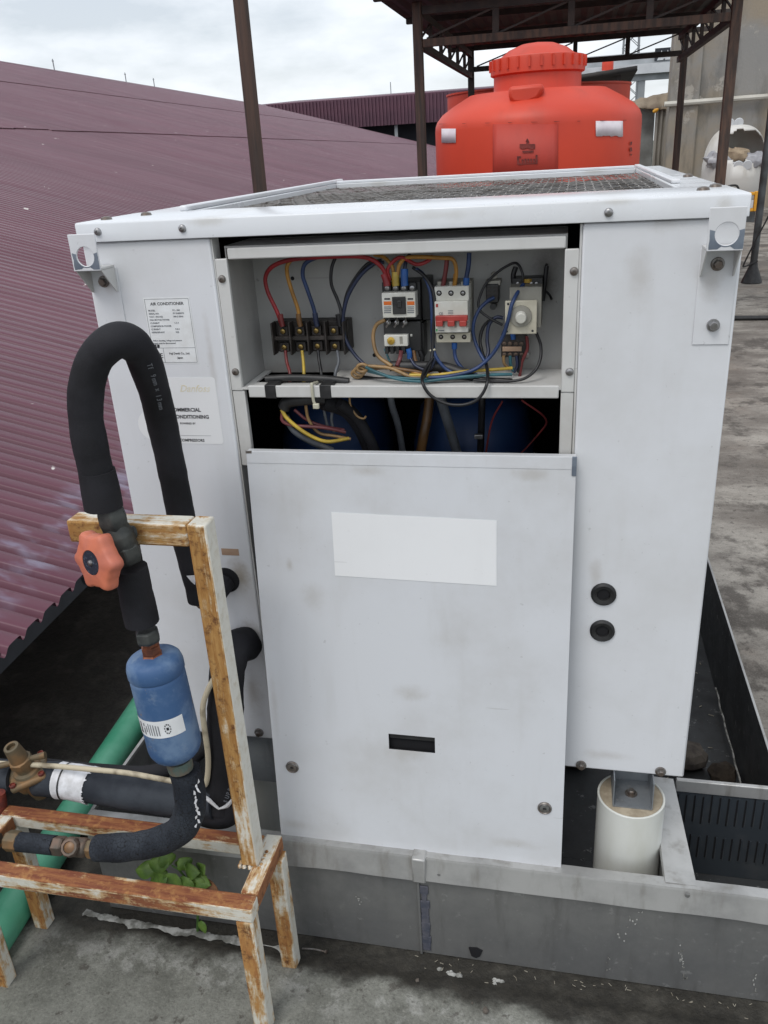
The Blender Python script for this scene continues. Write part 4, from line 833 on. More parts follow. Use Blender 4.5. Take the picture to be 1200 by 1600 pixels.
wire('wire_mauve', [(460, 640, .04), (480, 656, .042), (505, 666, .045), (538, 672, .05)], r=.0028); wire('wire_grey', [(505, 630, .05), (508, 650, .05), (513, 672, .05)], r=.0026); wire('wire_grey', [(521, 632, .05), (518, 655, .05), (522, 675, .05)], r=.0026)
wire('wire_tan', [(546, 620, .03), (548, 635, .03), (558, 650, .03), (568, 654, .03), (572, 650, .03)], r=.0018)
wire('tape_black', [(443, 638, .03), (450, 628, .03), (475, 624, .03), (510, 622, .03)], r=.0105, name='cable', seg=12)
# main terminal block, four poles
tb = at(425, 505, Y=.075); tb2 = at(540, 552, Y=.075); PW = (tb2.x - tb.x) / 4
blk = part('terminal_block', 'bakelite', ac, 'box', tb.x, tb2.x + .004, .090, BY1 - .0005, tb2.z, tb.z, bevel=.0015)
for k in range(5): x = tb.x + k * PW; part('barrier', 'bakelite', blk, 'box', x - .0012, x + .0014, .068, .0898, tb2.z - .001, tb.z + .001, bevel=.0006)
part('centre_rib', 'bakelite', blk, 'box', tb.x, tb2.x, .076, .0897, (tb.z + tb2.z) / 2 - .003, (tb.z + tb2.z) / 2 + .003)
for (px, py) in ((442, 518), (468, 518), (494, 517), (521, 517), (444, 543), (470, 542), (496, 541), (523, 541)):
    p = at(px, py, Y=.082); part('terminal', 'bakelite', blk, 'box', p.x - .0085, p.x + .0085, .083, .0896, p.z - .008, p.z + .008, bevel=.001); screw(0, 0, 0, .0048, 'brass', .6, 'terminal_screw', blk, p=p + V(0, .0008, 0))
wire('wire_red', [(440, 507, .08), (432, 485, .08), (418, 455, .08), (415, 432, .078), (428, 415, .072), (460, 405, .065), (520, 401, .055), (570, 402, .052), (595, 416, .055), (607, 440, .062)], r=.0036)
wire('wire_red', [(610, 438, .062), (606, 420, .06), (625, 402, .06), (650, 413, .06), (668, 408, .065), (676, 400, .07)], r=.0030)
wire('wire_orange', [(468, 507, .08), (466, 485, .08), (456, 455, .08), (449, 430, .08), (449, 415, .078), (458, 403, .08), (470, 396, .085)], r=.0034); wire('wire_blue', [(494, 507, .08), (491, 485, .08), (480, 452, .08), (473, 430, .08), (477, 412, .08), (495, 402, .08), (515, 396, .085)], r=.0034)
wire('wire_black', [(528, 507, .08), (533, 490, .08), (528, 470, .085), (518, 445, .085), (518, 420, .085), (525, 400, .09)], r=.0028)
for mt, px, py, a, b in (('wire_red_dark', 440, 497, 503, 508), ('wire_brown', 468, 496, 503, 508), ('wire_navy', 494, 495, 503, 508), ('wire_black', 530, 497, 503, 507)): wire(mt, [(px - 2, py - 6), (px, 503), (px + 2, 510)], .079, .0046, 'ferrule_boot')
for mt, x0_, x1_ in (('wire_red_dark', 446, 453), ('wire_yellow', 472, 475), ('wire_black', 497, 502), ('wire_grey', 527, 524)): wire(mt, [(x0_, 548, .078), (x0_ + 2, 565, .07), (x1_, 583, .055), (x1_, 600, .05), (x1_, 625, .05)], r=.0027)
# dark blue loop left of the contactor
wire('wire_navy', [(600, 410, .08), (585, 412, .08), (562, 432, .08), (543, 465, .08), (536, 500, .08), (540, 530, .075), (555, 555, .07), (572, 572, .06)], r=.0030); wire('wire_black', [(596, 407, .09), (575, 412, .09), (555, 435, .09), (542, 460, .09), (536, 490, .09)], r=.0028)
# contactor and overload relay
def bpx(name, mat, x0, y0, x1, y1, Y, d, parent, bevel=.001):
    a, b = at(x0, y0, Y=Y), at(x1, y1, Y=Y); x0_, x1_ = (a.x + at(x0, y1, Y=Y).x) / 2, (b.x + at(x1, y0, Y=Y).x) / 2; z0_, z1_ = min(a.z, b.z), max(a.z, b.z)
    return part(name, mat, parent, 'box', x0_, x1_, Y, Y + d, z0_, z1_, bevel=bevel)
ct = bpx('contactor', 'plastic_black', 598, 441, 657, 500, .072, .047, ac, .0015)
bpx('side_block', 'plastic_black', 659, 434, 673, 500, .085, .034, ct)
fc = bpx('face', 'plastic_white', 597, 458, 649, 496, .046, .0255, ct)
bpx('armature_window', 'plastic_black', 613, 464, 634, 491, .0435, .0024, ct); bpx('armature', 'plastic_black', 620, 470, 627, 481, .0415, .002, ct)
for x0_, x1_ in ((599.5, 611.5), (636, 647.5)):
    bpx('orange_print', 'orange_print', x0_, 471, x1_, 476.5, .0455, .0004, ct, 0)
    for k in range(4): bpx('print_line', 'ink_grey', x0_ + .5, 479 + k * 2.9, x1_ - .5, 480.3 + k * 2.9, .0456, .0003, ct, 0)
    bpx('print_line', 'ink', x0_ + 1, 466, x1_ - 2, 468.3, .0456, .0003, ct, 0)
for k, px in enumerate((605, 618, 631, 644)):
    bpx('terminal', 'plastic_black', px - 5.5, 442, px + 5.5, 457, .060, .0115, ct); screw(px, 450, .0595, .0042, 'steel', .5, 'terminal_screw', ct)
for px in (607, 620, 633): screw(px, 504, .058, .0042, 'steel', .5, 'terminal_screw', ct); wire('steel', [(px - 4, 511, .056), (px, 505, .054), (px + 1, 498, .06)], r=.0016, name='jumper')
for mt, px, x2, y2 in (('wire_red', 604, 600, 428), ('wire_yellow', 618, 618, 425), ('wire_blue_light', 632, 632, 420)): wire(mt, [(x2, y2, .06), (px, 440, .058), (px + 1, 447, .057)], r=.0058, name='ferrule_boot', seg=12)
wire('wire_orange', [(616, 430, .06), (612, 415, .06), (600, 402, .065), (585, 398, .075)], r=.003); wire('wire_orange', [(621, 430, .058), (625, 412, .06), (640, 402, .06), (690, 403, .058), (708, 406, .058), (713, 425, .06), (710, 446, .065)], r=.0032)
wire('wire_navy', [(632, 424, .06), (634, 410, .065), (640, 398, .08)], r=.003)
ov = bpx('overload_relay', 'plastic_black', 600, 503, 658, 549, .068, .05, ac, .0015)
bpx('side_wing', 'plastic_black', 653, 505, 663, 558, .078, .03, ov)
of = bpx('face', 'plastic_white', 600, 524, 637, 541, .055, .0126, ov); p = at(611, 532.5, Y=.0545); m = MB(); m.lathe([(.0062, 0), (.0062, .0015), (.005, .002), (.0015, .0022), (.0013, .001), (.0002, .001)], p, V(0, -1, 0), 20); m.build('dial', 'gold_dial', ov)
bpx('reset_slot', 'plastic_grey', 624.5, 526, 629, 537, .0545, .0004, ov, 0); bpx('test_dot', 'plastic_white', 641, 522, 644, 525.5, .0675, .0005, ov, 0)
for px in (604, 612, 621, 630): bpx('terminal_foot', 'plastic_black', px - 2.6, 541, px + 2.8, 553, .062, .03, ov, .0006)
wire('wire_tan', [(602, 500, .07), (588, 508, .072), (583, 528, .07), (590, 555, .06), (612, 572, .05)], r=.0032); wire('wire_teal', [(601, 545, .08), (607, 560, .07), (613, 572, .06)], r=.0018); wire('wire_mauve', [(627, 548, .06), (625, 560, .06), (620, 572, .05)], r=.0036)
wire('wire_blue_light', [(638, 545, .06), (640, 553, .06), (640, 560, .06)], r=.0044, name='ferrule_boot'); wire('wire_navy', [(640, 558, .06), (650, 572, .05), (670, 578, .045), (680, 560, .05)], r=.0025); wire('wire_brown', [(646, 548, .07), (648, 560, .065), (652, 570, .06)], r=.0034); wire('wire_black', [(656, 548, .07), (660, 560, .07), (657, 568, .07)], r=.004)
# three-pole circuit breaker
mc = bpx('circuit_breaker', 'plastic_grey', 684, 440, 737, 534, .085, .034, ac, .0015)
bpx('upper_face', 'plastic_white', 679, 448, 732.5, 469.5, .056, .0288, mc); bpx('middle_face', 'plastic_white', 679.5, 471.5, 731, 519.5, .048, .0368, mc); bpx('lower_face', 'plastic_cream', 681, 521, 735, 535, .058, .0268, mc)
for k in range(3):
    px = 686 + k * 18.6; p = at(px, 458, Y=.0555); part('screw_well', 'black_void', mc, 'lathe', [(.0042, 0), (.0002, .0003)], p, V(0, -1, 0), 16); screw(0, 0, 0, .0026, 'steel', .4, 'terminal_screw', mc, p=p + V(0, -.0003, 0))
    p = at(689 + k * 18.2, 526.5, Y=.0575); part('screw_well', 'black_void', mc, 'lathe', [(.0038, 0), (.0002, .0003)], p, V(0, -1, 0), 16); screw(0, 0, 0, .0022, 'steel_dirty', .4, 'terminal_screw', mc, p=p + V(0, -.0003, 0))
    px = 680.5 + k * 18.5; bpx('lever', 'red_plastic', px, 501.5, px + 11, 510.5, .038, .0102, mc, .0012); bpx('lever_slot', 'plastic_grey', px + 11.2, 502, px + 14.5, 511.5, .0475, .0006, mc, 0)
    bpx('clamp', 'plastic_grey', 683 + k * 18.5, 440, 694 + k * 18.5, 447.5, .066, .02, mc)
bpx('lever_bar', 'red_plastic', 680, 494, 730.5, 502, .040, .0085, mc, .0015); bpx('red_print', 'red_plastic', 681, 475, 684.5, 480, .0475, .0004, mc, 0); bpx('green_print', 'green_print', 681, 514, 683.5, 518, .0475, .0004, mc, 0)
p = at(685.5, 492, Y=.0477); lettering('CE', .0055, p, UXv, UZv, 'ink_grey', mc, .00005)
for k in range(3): bpx('print_line', 'ink_grey', 700, 485 + k * 2.4, 708, 485.7 + k * 2.4, .0476, .0003, mc, 0)
bpx('print_line', 'ink_grey', 685, 516, 694, 517.2, .0476, .0003, mc, 0)
for mt, pts in (('wire_red_dark', [(699, 402), (696, 425), (692, 447)]), ('wire_orange', [(712, 428), (711, 438), (710, 447)]), ('wire_blue', [(733, 395), (732, 415), (729, 432), (727, 447)])): wire(mt, pts, .066, .0036)
wire('wire_blue_light', [(729, 434), (728, 446)], .065, .0048, 'ferrule_boot'); wire('wire_blue_light', [(710, 535), (710, 545)], .066, .0045, 'ferrule_boot'); wire('wire_blue', [(710, 543, .066), (711, 556, .065), (716, 568, .06), (728, 580, .055), (745, 586, .05)], r=.003)
wire('wire_blue', [(650, 420, .07), (662, 430, .068), (672, 455, .06), (675, 490, .055), (676, 530, .055), (680, 555, .05), (695, 575, .045), (712, 585, .04)], r=.0030); wire('wire_black', [(645, 418, .072), (662, 430, .065), (675, 450, .058), (679, 475, .054), (677, 510, .054), (676, 545, .05), (672, 570, .04), (662, 590, .02)], r=.0028)
wire('cable_tie', [(672, 548, .05), (680, 546, .048)], r=.0016)
# plug-in relay socket
rl = bpx('relay', 'plastic_black', 759, 444, 779, 473, .088, .031, ac, .0015); bpx('relay_top', 'plastic_grey', 758, 439, 782, 446, .09, .029, rl)
for k in range(3):
    for j in range(2): bpx('contact_slot', 'navy_dark' if 'navy_dark' in MT else 'bakelite', 761 + j * 10, 448 + k * 6, 768 + j * 10, 452 + k * 6, .0875, .0008, rl, 0)
m = MB(); m.lathe([(.005, 0), (.005, .02)], at(772, 476, Y=.112), V(0, -1, 0), 14); m.build('relay_stud', 'plastic_black', rl)
m = MB(); p = at(772, 430, Y=.095); m.lathe([(.0052, -.003), (.0055, 0), (.0052, .003)], p, V(.2, -1, 0), 14); m.build('wire_clip', 'plastic_grey', ac)
wire('wire_black', [(816, 442, .075), (817, 430, .075), (811, 415, .08), (803, 411, .085), (788, 418, .088), (772, 430, .088), (757, 447, .085), (748, 470, .08), (750, 485, .075), (765, 497, .07), (785, 508, .07)], r=.0021)
wire('wire_blue', [(772, 465, .085), (760, 472, .08), (748, 485, .075), (740, 505, .07), (740, 525, .068), (748, 548, .06), (758, 566, .05)], r=.0029); wire('wire_navy', [(786, 497, .08), (775, 496, .08), (764, 508, .078), (761, 530, .075), (763, 550, .065), (758, 565, .055)], r=.0028)
wire('wire_black', [(784, 495, .085), (770, 498, .085), (756, 510, .085), (750, 530, .08), (753, 548, .07), (760, 570, .045), (762, 586, .01), (761, 599, -.008), (754, 615, -.011), (742, 627, -.011), (720, 633, -.011), (695, 630, -.01), (672, 617, -.008), (661, 600, -.008), (660, 587, .012), (666, 574, .03), (676, 560, .045)], r=.0026)
# timer with dial
tm = bpx('timer', 'plastic_cream', 789, 470, 839, 522, .050, .003, ac, .002); bpx('case', 'plastic_grey', 796, 449, 846, 512, .058, .058, tm)
p = at(814, 494, Y=.0495); part('dial_ring', 'plastic_grey', tm, 'lathe', [(.0165, 0), (.0160, .0025), (.010, .003), (.0085, .0035)], p, V(0, -1, 0), 28); part('knob', 'plastic_white', tm, 'lathe', [(.0088, .001), (.0082, .012), (.007, .0135), (.0003, .0135)], p, V(.05, -1, -.1), 20)
for px, py in ((794, 475), (792, 518), (832, 517)): part('corner_hole', 'ink', tm, 'lathe', [(.0018, 0), (.0002, .0003)], at(px, py, Y=.0497), V(0, -1, 0), 10)
bpx('base_socket', 'plastic_black', 800, 435, 848, 450, .09, .029, tm); m = MB(); m.lathe([(.008, -.003), (.008, .003)], at(825, 438, Y=.095), V(0, 0, 1), 16); m.build('adjust_wheel', 'gold_dial', tm)
for px in (809, 830, 838): screw(px, 443, .0895, .0028, 'steel', .5, 'terminal_screw', tm)
wire('wire_black', [(803, 445, .1), (802, 430, .1), (806, 417, .1)], r=.004); wire('wire_black', [(848, 470, .1), (851, 445, .1), (854, 418, .1), (855, 415, .1)], r=.0035); wire('wire_black', [(846, 450, .11), (858, 460, .105), (862, 468, .1)], r=.002)
wire('wire_blue', [(818, 444, .07), (810, 455, .06), (800, 475, .046), (794, 500, .044), (786, 525, .044), (772, 550, .044), (755, 568, .04), (735, 580, .035), (700, 588, .03), (670, 590, .03)], r=.0030)
wire('wire_black', [(838, 520, .06), (845, 540, .06), (844, 562, .05), (835, 580, .04), (815, 593, .03), (780, 596, .03), (740, 594, .03)], r=.0024)
# small relay base under the timer
sb = bpx('terminal_base', 'bakelite', 783, 522, 822, 558, .085, .034, ac, .0012); bpx('paper_strip', 'paper_beige', 785, 544 - 2, 815, 549, .082, .0028, sb, .0004)
for px in (788, 797, 806, 815):
    screw(px, 537, .0845, .0036, 'copper_dull', .5, 'terminal_screw', sb); screw(px, 554, .0845, .0036, 'copper_dull', .5, 'terminal_screw', sb)
wire('wire_blue_light', [(801, 520, .08), (802, 530, .08)], r=.004, name='ferrule_boot')
for mt, pts in (('wire_tan', [(787, 556), (788, 568), (796, 577)]), ('wire_teal', [(797, 556), (798, 570), (802, 580)]), ('wire_navy', [(807, 556), (808, 572), (803, 582)]), ('wire_black', [(812, 556), (813, 570), (810, 582)]), ('wire_red_dark', [(823, 525), (824, 545), (816, 565), (812, 588)])): wire(mt, pts, .075, .0025)
m = MB(); m.lathe([(.006, 0), (.006, .008), (.004, .009)], at(823, 554, Y=BY1), V(0, -1, 0), 12); m.build('earth_screw', 'steel', ac)
# bundle lying on the shelf
wire('tape_black', [(610, 572, .06), (650, 572, .06), (690, 573, .06), (715, 580, .055), (740, 588, .05)], r=.0085, name='cable', seg=12)
wire('wire_tan', [(570, 572, .05), (590, 573, .05), (612, 576, .05), (640, 588, .04), (660, 590, .04)], r=.003); wire('wire_yellow', [(640, 586, .04), (680, 586, .04), (730, 580, .04), (780, 577, .05), (800, 575, .06)], r=.0026); wire('wire_brown', [(565, 580, .05), (600, 574, .055), (625, 577, .05), (665, 583, .05)], r=.0032)
wire('wire_teal', [(572, 574, .04), (590, 582, .03), (620, 592, .025), (660, 596, .025), (710, 590, .03), (760, 586, .03), (800, 585, .04)], r=.0026); wire('wire_teal', [(575, 580, .045), (620, 590, .035), (680, 592, .035), (750, 588, .04)], r=.0024); wire('wire_black', [(560, 590, .06), (600, 594, .06), (660, 590, .06), (740, 593, .06), (800, 596, .05)], r=.005)
wire('wire_red_dark', [(655, 586, .06), (680, 577, .06), (690, 582, .06)], r=.003); wire('wire_orange', [(640, 580, .05), (670, 588, .045), (700, 586, .045)], r=.0026)
for k, (cx, cy) in enumerate(((566, 575), (562, 580), (558, 584))): wire('wire_tan', [(cx + 8 * math.cos(a), cy + 6 * math.sin(a), .045 + .004 * k) for a in [t_ * PI / 5 for t_ in range(11)]], r=.0026)
wire('tape_black', [(415, 592, .03), (460, 590, .035), (510, 592, .035), (545, 596, .035)], r=.006, name='cable', seg=10)
for px, py in ((457, 435), (585, 555)): part('drill_hole', 'black_void', ac, 'lathe', [(.0034, 0), (.0002, .0003)], at(px, py, Y=BY1 - .0003), V(0, -1, 0), 14)
# soot blown on the back plate beside the timer
m = MB(); rnd = random.Random(11)
for k in range(0):
    p = at(852 + rnd.gauss(0, 5), 440 + rnd.gauss(0, 14), Y=BY1 - .0004); r_ = rnd.uniform(.001, .003); m.lathe([(r_, 0), (.0001, .0003)], p, V(0, -1, 0), 7)

# galvanised base channel showing under the left corner
part('base_channel', 'galv_clean', ac, 'box', -.70, -.43, .02, .035, .285, UZ0 - .0005); part('base_channel', 'galv_clean', ac, 'box', -.70, -.43, .0355, .09, .285, .29)

# ------------------------------------------------------------------ detached door leaning in the tray
top = V(0, -.020, 1.0255); foot = V(0, -.0895, .249); dn = (foot - top).normalized(); NX = V(1, 0, 0); nn = NX.cross(-dn); nn = nn if nn.y < 0 else -nn
def dl(u, v): q = atp(u, v, top, nn); return q.x, -(q - top).dot(dn)
PX0, PX1 = -.5165, .0190; PH = (1.0255 - .186) / -dn.z
pn = thing('access_door', top + V(-.25, 0, 0) + dn * PH, 'loose white sheet-metal door leaning on the unit and standing in the tray', 'door')
hx0, hy0 = dl(607, 1146); hx1, hy1 = dl(680, 1177); up = -dn; THK = .0012
xs = [PX0, hx0, hx1, PX1]; ys = [-PH, hy1, hy0, -.0]; m = MB()
for i in range(3):
    for j in range(3):
        if i == 1 and j == 1: continue
        m.add([top + NX * xs[a] + up * ys[b] - V(0, 0, 0) for a, b in ((i, j), (i + 1, j), (i + 1, j + 1), (i, j + 1))], [(0, 1, 2, 3)])
m2 = MB(); m2.v, m2.f = m.v, m.f
o = m2.build('face', 'door_white', pn, smooth=0, solid=THK)
back = -nn
def dbox(name, mat, x0, x1, y0, y1, d0, d1, par=pn, bevel=.0008):      # in the door's own frame; d along its normal, outwards
    c = top + NX * (x0 + x1) / 2 + up * (y0 + y1) / 2 + nn * (d0 + d1) / 2; return part(name, mat, par, 'obox', c, NX * (x1 - x0) / 2, up * (y1 - y0) / 2, nn * (d1 - d0) / 2, bevel=bevel)
dbox('flange', 'door_white', PX0, PX0 + .0015, -PH, -.001, -.018, -.0008); dbox('flange', 'door_white', PX1 - .0015, PX1, -PH, -.001, -.018, -.0008); dbox('flange', 'door_white', PX0 + .0002, PX1 - .0002, -.0022, .0004, -.016, .0007)
dbox('folded_edge', 'door_white', PX0 + .001, PX1 - .001, -.020, -.0004, .0007, .0013, bevel=.0005)
dbox('bare_corner', 'bare_metal', PX1 - .0062, PX1 + .0008, -.030, .0008, .0004, .0022, bevel=.0005); dbox('bare_corner', 'steel_dirty', PX0 - .0006, PX0 + .010, -.0035, .0010, .0004, .0018, bevel=.0004)
P = [atp(u, v, top, nn) + nn * .0009 for u, v in ((518, 800), (776, 813), (776, 915), (524, 899))]; m = MB(); m.add(P + [p + nn * .0004 for p in P], [(3, 2, 1, 0), (4, 5, 6, 7), (0, 1, 5, 4), (1, 2, 6, 5), (2, 3, 7, 6), (3, 0, 4, 7)]); m.build('blank_sticker', 'sticker', pn, smooth=0)
dbox('slot_back', 'black_void', hx0 - .004, hx1 + .004, hy1 - .006, hy0 + .004, -.0125, -.012); dbox('slot_tongue', 'plastic_black', hx0 + .001, hx1 - .001, hy0 - .012, hy0 + .002, -.0115, -.005)
for u, v in ((457, 1198), (851, 1262)):
    x, y = dl(u, v); p = top + NX * x + up * y + nn * .0006; m = MB(); m.lathe([(.0125, 0), (.0125, .0018), (.0105, .0035), (.009, .0025), (.0088, .0022)], p, nn, 26, cap=False); lk = m.build('lock', 'steel_dirty', pn, smooth=35)
    part('barrel', 'steel', lk, 'lathe', [(.0088, .0018), (.008, .003), (.003, .003), (.0028, .001), (.0002, .001)], p, nn, 20); part('key_slot', 'black_void', lk, 'obox', p + nn * .0031, NX * .0032, up * .0009, nn * .0002)
#@@TRAY

# ================================================================== galvanised tray round the unit
TFY, TX0, TX1, TRZ = -.10, -.93, .445, .257
ty = thing('drip_tray', V(-.24, .6, 0), 'weathered galvanised sheet-metal tray surrounding the base of the white unit', 'tray')
jx = at(656, 1400, Y=TFY).x
part('door_ledge', 'galv_wall', ty, 'box', -.6, .1, TFY + .0026, TFY + .03, .176, .1855)
part('front_wall', 'galv_wall', ty, 'box', TX0, jx, TFY, TFY + .0025, .0, TRZ - .012); part('front_wall', 'galv_wall', ty, 'box', jx + .001, TX1 + .35, TFY - .0006, TFY + .0020, .0, TRZ - .012)
def flange(x0, x1, drop, seed):
    m = MB(); n = 26
    for i in range(n + 1):
        x = x0 + (x1 - x0) * i / n; j = .0016 * mnoise.noise(V(x * 14, seed, 0)); k = .004 * mnoise.noise(V(x * 9, seed, 4))
        m.v += [V(x, TFY - .0125 + j, TRZ - drop + k), V(x, TFY - .0045 + j * .5, TRZ - .004 + j), V(x, TFY - .0035 + j * .5, TRZ + j), V(x, TFY + .018, TRZ - .001 + j)]
    m.f = [(i * 4 + q, (i + 1) * 4 + q, (i + 1) * 4 + q + 1, i * 4 + q + 1) for i in range(n) for q in range(3)]
    return m.build('rim', 'galv_rim', ty, smooth=0, solid=.0016)
flange(TX0 - .002, jx - .006, .052, 1); flange(jx + .012, TX1 + .35, .050, 3)
dcov = part('joint_cover', 'galv_rim', ty, 'box', jx - .010, jx + .016, TFY - .0150, TFY + .016, TRZ - .056, TRZ + .003, bevel=.003)
part('joint_seam', 'galv_wall', ty, 'box', jx - .004, jx + .001, TFY - .006, TFY - .0008, .0, TRZ - .056, bevel=.001); 
m = MB()
for k in range(9): z = .02 + k * .019; m.obox(V(jx + .009 + .004 * mnoise.noise(V(k, 0, 0)), TFY - .0022, z), V(.0085 + .005 * mnoise.noise(V(k * 1.37, 5, 2)), 0, 0), V(0, .0018, 0), V(0, 0, .0105))
M('sealant_blue', (.055, .062, .085), (.10, .10, .12), 40, .7); m2 = MB(); m2.v, m2.f = m.v, m.f; struct(m2.build('joint_sealant', 'sealant_blue', ty, bevel=.002), 'stuff')
for u, v, mt in ((655, 1344, 'steel_dirty'), (686, 1368, 'galv_wall'), (966, 1408, 'rust_bolt'), (1074, 1400, 'galv_wall')): p = at(u, v, Y=TFY - .0105); part('rivet', mt, ty, 'lathe', [(.0045, 0), (.004, .0015), (.001, .002)], p + V(0, .0015, 0), V(0, -1, 0), 12)
p = at(742, 1488, Y=TFY - .003); m = MB(); m.prism([(-.012, .010), (.004, .012), (.015, .007), (.010, -.010), (.002, -.016), (-.007, -.012)], p, (1, 0, 0), (0, 0, 1), (0, .0022, 0)); m.build('drain_hole', 'black_void', ty, smooth=0)
LW = .002
rnd = random.Random(31); m = MB()
for (u, v, n_, sp_, dx) in ((1005, 1418, 16, 10, -2.6), (1062, 1480, 22, 7, .5), (560, 1400, 6, 5, .2), (950, 1500, 5, 6, -.2), (1180, 1530, 7, 6, .1)):
    for k in range(n_):
        p = at(u + dx * k + rnd.gauss(0, 2.0), v + k * 2.6 + rnd.gauss(0, sp_), Y=TFY - .0018)
        if .012 < p.z < TRZ - .058: a_ = rnd.uniform(.6, 2.2); m.obox(p, V(.0007 + .0006 * rnd.random(), 0, .0002), V(0, .0003, 0), V(.0004 * rnd.uniform(-1, 1), 0, .0012 * a_))
struct(m.build('lime_splash', 'sealant', ty, smooth=0), 'stuff')
part('left_wall', 'galv_wall', ty, 'box', TX0, TX0 + LW, TFY + .003, 1.45, 0, TRZ - .004); part('rim', 'galv_rim', ty, 'box', TX0 - .003, TX0 + .004, TFY + .0185, 1.45, TRZ - .008, TRZ)
part('right_wall', 'galv_dark', ty, 'box', TX1, TX1 + LW, .1835, 1.45, 0, TRZ - .001); part('rim', 'galv_rim', ty, 'box', TX1 - .001, TX1 + .004, .19, 1.45, TRZ - .0008, TRZ + .002)
part('back_wall', 'galv_wall', ty, 'box', TX0, TX1, 1.4505, 1.453, 0, TRZ); part('tray_floor', 'galv_dark', ty, 'box', TX0 + .003, TX1 - .001, .1768, 1.449, .004, .010); part('tray_floor', 'galv_dark', ty, 'box', TX0 + .003, TX1 + .34, TFY + .003, .1765, .004, .0098)
# divider and slotted strainer box at the right
dx0, dx1 = .198, .240
part('divider', 'galv_wall', ty, 'box', dx0 + .004, dx0 + .006, TFY + .003, .176, .0105, TRZ - .003)
m = MB(); n = 10
for i in range(n + 1):
    y = TFY + .004 + (.172 - TFY) * i / n; s_ = .012 * (1 - i / n); j = .0012 * mnoise.noise(V(y * 22, 2, 1)); m.v += [V(dx0 - .002 + s_ * .2, y, TRZ - .004 + j), V(dx0 + .002, y, TRZ + .002 + j), V(dx1 + s_, y, TRZ + .001 - j), V(dx1 + s_ + .002, y, TRZ - .012)]
m.f = [(i * 4 + q, (i + 1) * 4 + q, (i + 1) * 4 + q + 1, i * 4 + q + 1) for i in range(n) for q in range(3)]; m.build('divider_cap', 'galv_rim', ty, smooth=0, solid=.0016)
part('cross_rim', 'galv_rim', ty, 'box', dx1 + .006, TX1 + .35, .1725, .1825, TRZ - .028, TRZ + .002, bevel=.002)
sp = part('strainer_plate', 'grille_slate', ty, 'box', dx1 + .004, TX1 + .35, .1765, .1785, .0105, TRZ - .0285)
for row, (za, zb) in enumerate(((.150, .222), (.055, .115))):
    for k in range(22):
        x = dx1 + .012 + k * .0165; part('slot', 'black_void', sp, 'box', x, x + .0028, .1756, .1764, za + random.uniform(-.004, .004), zb + random.uniform(-.004, .004))
        part('slot_lip', 'grille_slate', sp, 'box', x + .003, x + .0055, .1742, .1764, za, zb)
part('sump_wall', 'galv_dark', ty, 'box', TX1 + .345, TX1 + .349, TFY + .003, .176, .0105, TRZ - .004)
# rubble and crumbs on the tray floor beside the unit
rnd = random.Random(4)
def rock(name, p, s_, label, mat='stone'):
    m = MB(); nu, nv = 10, 7
    for j in range(nv + 1):
        for i in range(nu):
            th = PI * j / nv; ph = 2 * PI * i / nu; d = V(math.sin(th) * math.cos(ph) * s_[0], math.sin(th) * math.sin(ph) * s_[1], math.cos(th) * s_[2]); m.v.append(V(*p) + d * (1 + .35 * mnoise.noise(d * (1.3 / max(s_)) + V(*p) * 7)))
    m.f = [(j * nu + i, j * nu + (i + 1) % nu, (j + 1) * nu + (i + 1) % nu, (j + 1) * nu + i) for j in range(nv) for i in range(nu)]
    return tag(m.build(name, mat, smooth=20), label, 'stone')
q = at(1070, 1175, Z=.05); rock('rubble_stone', (q.x, q.y, .04), (.055, .045, .035), 'dark rubble stone in the tray beside the right corner of the unit')
q = at(1130, 1200, Z=.05); rock('rubble_stone', (q.x, q.y, .033), (.035, .03, .028), 'brownish rubble stone against the cross rim of the tray', 'debris_brown')
q = at(895, 1290, Z=.03); rock('rubble_stone', (q.x, q.y + .25, .035), (.06, .05, .03), 'rubble stone in the dark under the unit behind the loose door', 'debris_brown')
m = MB()
for k in range(34):
    x, y = rnd.uniform(.27, .43), rnd.uniform(.25, 1.1); a = rnd.uniform(0, PI); d = V(math.cos(a), math.sin(a), 0) * rnd.uniform(.003, .008); m.bar(V(x, y, .0125) - d, V(x, y, .0125) + d, .002, .0015)
for k in range(55):
    u = rnd.uniform(640, 1190); p = at(u, 1500 + (u - 640) * .135 + rnd.gauss(0, 9), Z=.001); a = rnd.uniform(0, PI); d = V(math.cos(a), math.sin(a), 0) * rnd.uniform(.0015, .004)
    if p.y < -.108: m.bar(p - d + V(0, 0, .002), p + d + V(0, 0, .002), .0008, .0007)
struct(m.build('litter', 'straw', smooth=0), 'stuff', 'pale straw crumbs scattered in the tray and along its foot')
# silvery sealing strip coming loose on the right tray wall
m = MB(); m.tube([V(TX1 - .012 + .006 * mnoise.noise(V(k * 1.7, 0, 0)), .22 + k * .045, .055 + .004 * mnoise.noise(V(k * 1.3, 4, 0))) for k in range(14)], .0022, 6); m.build('loose_sealant', 'sealant', ty)

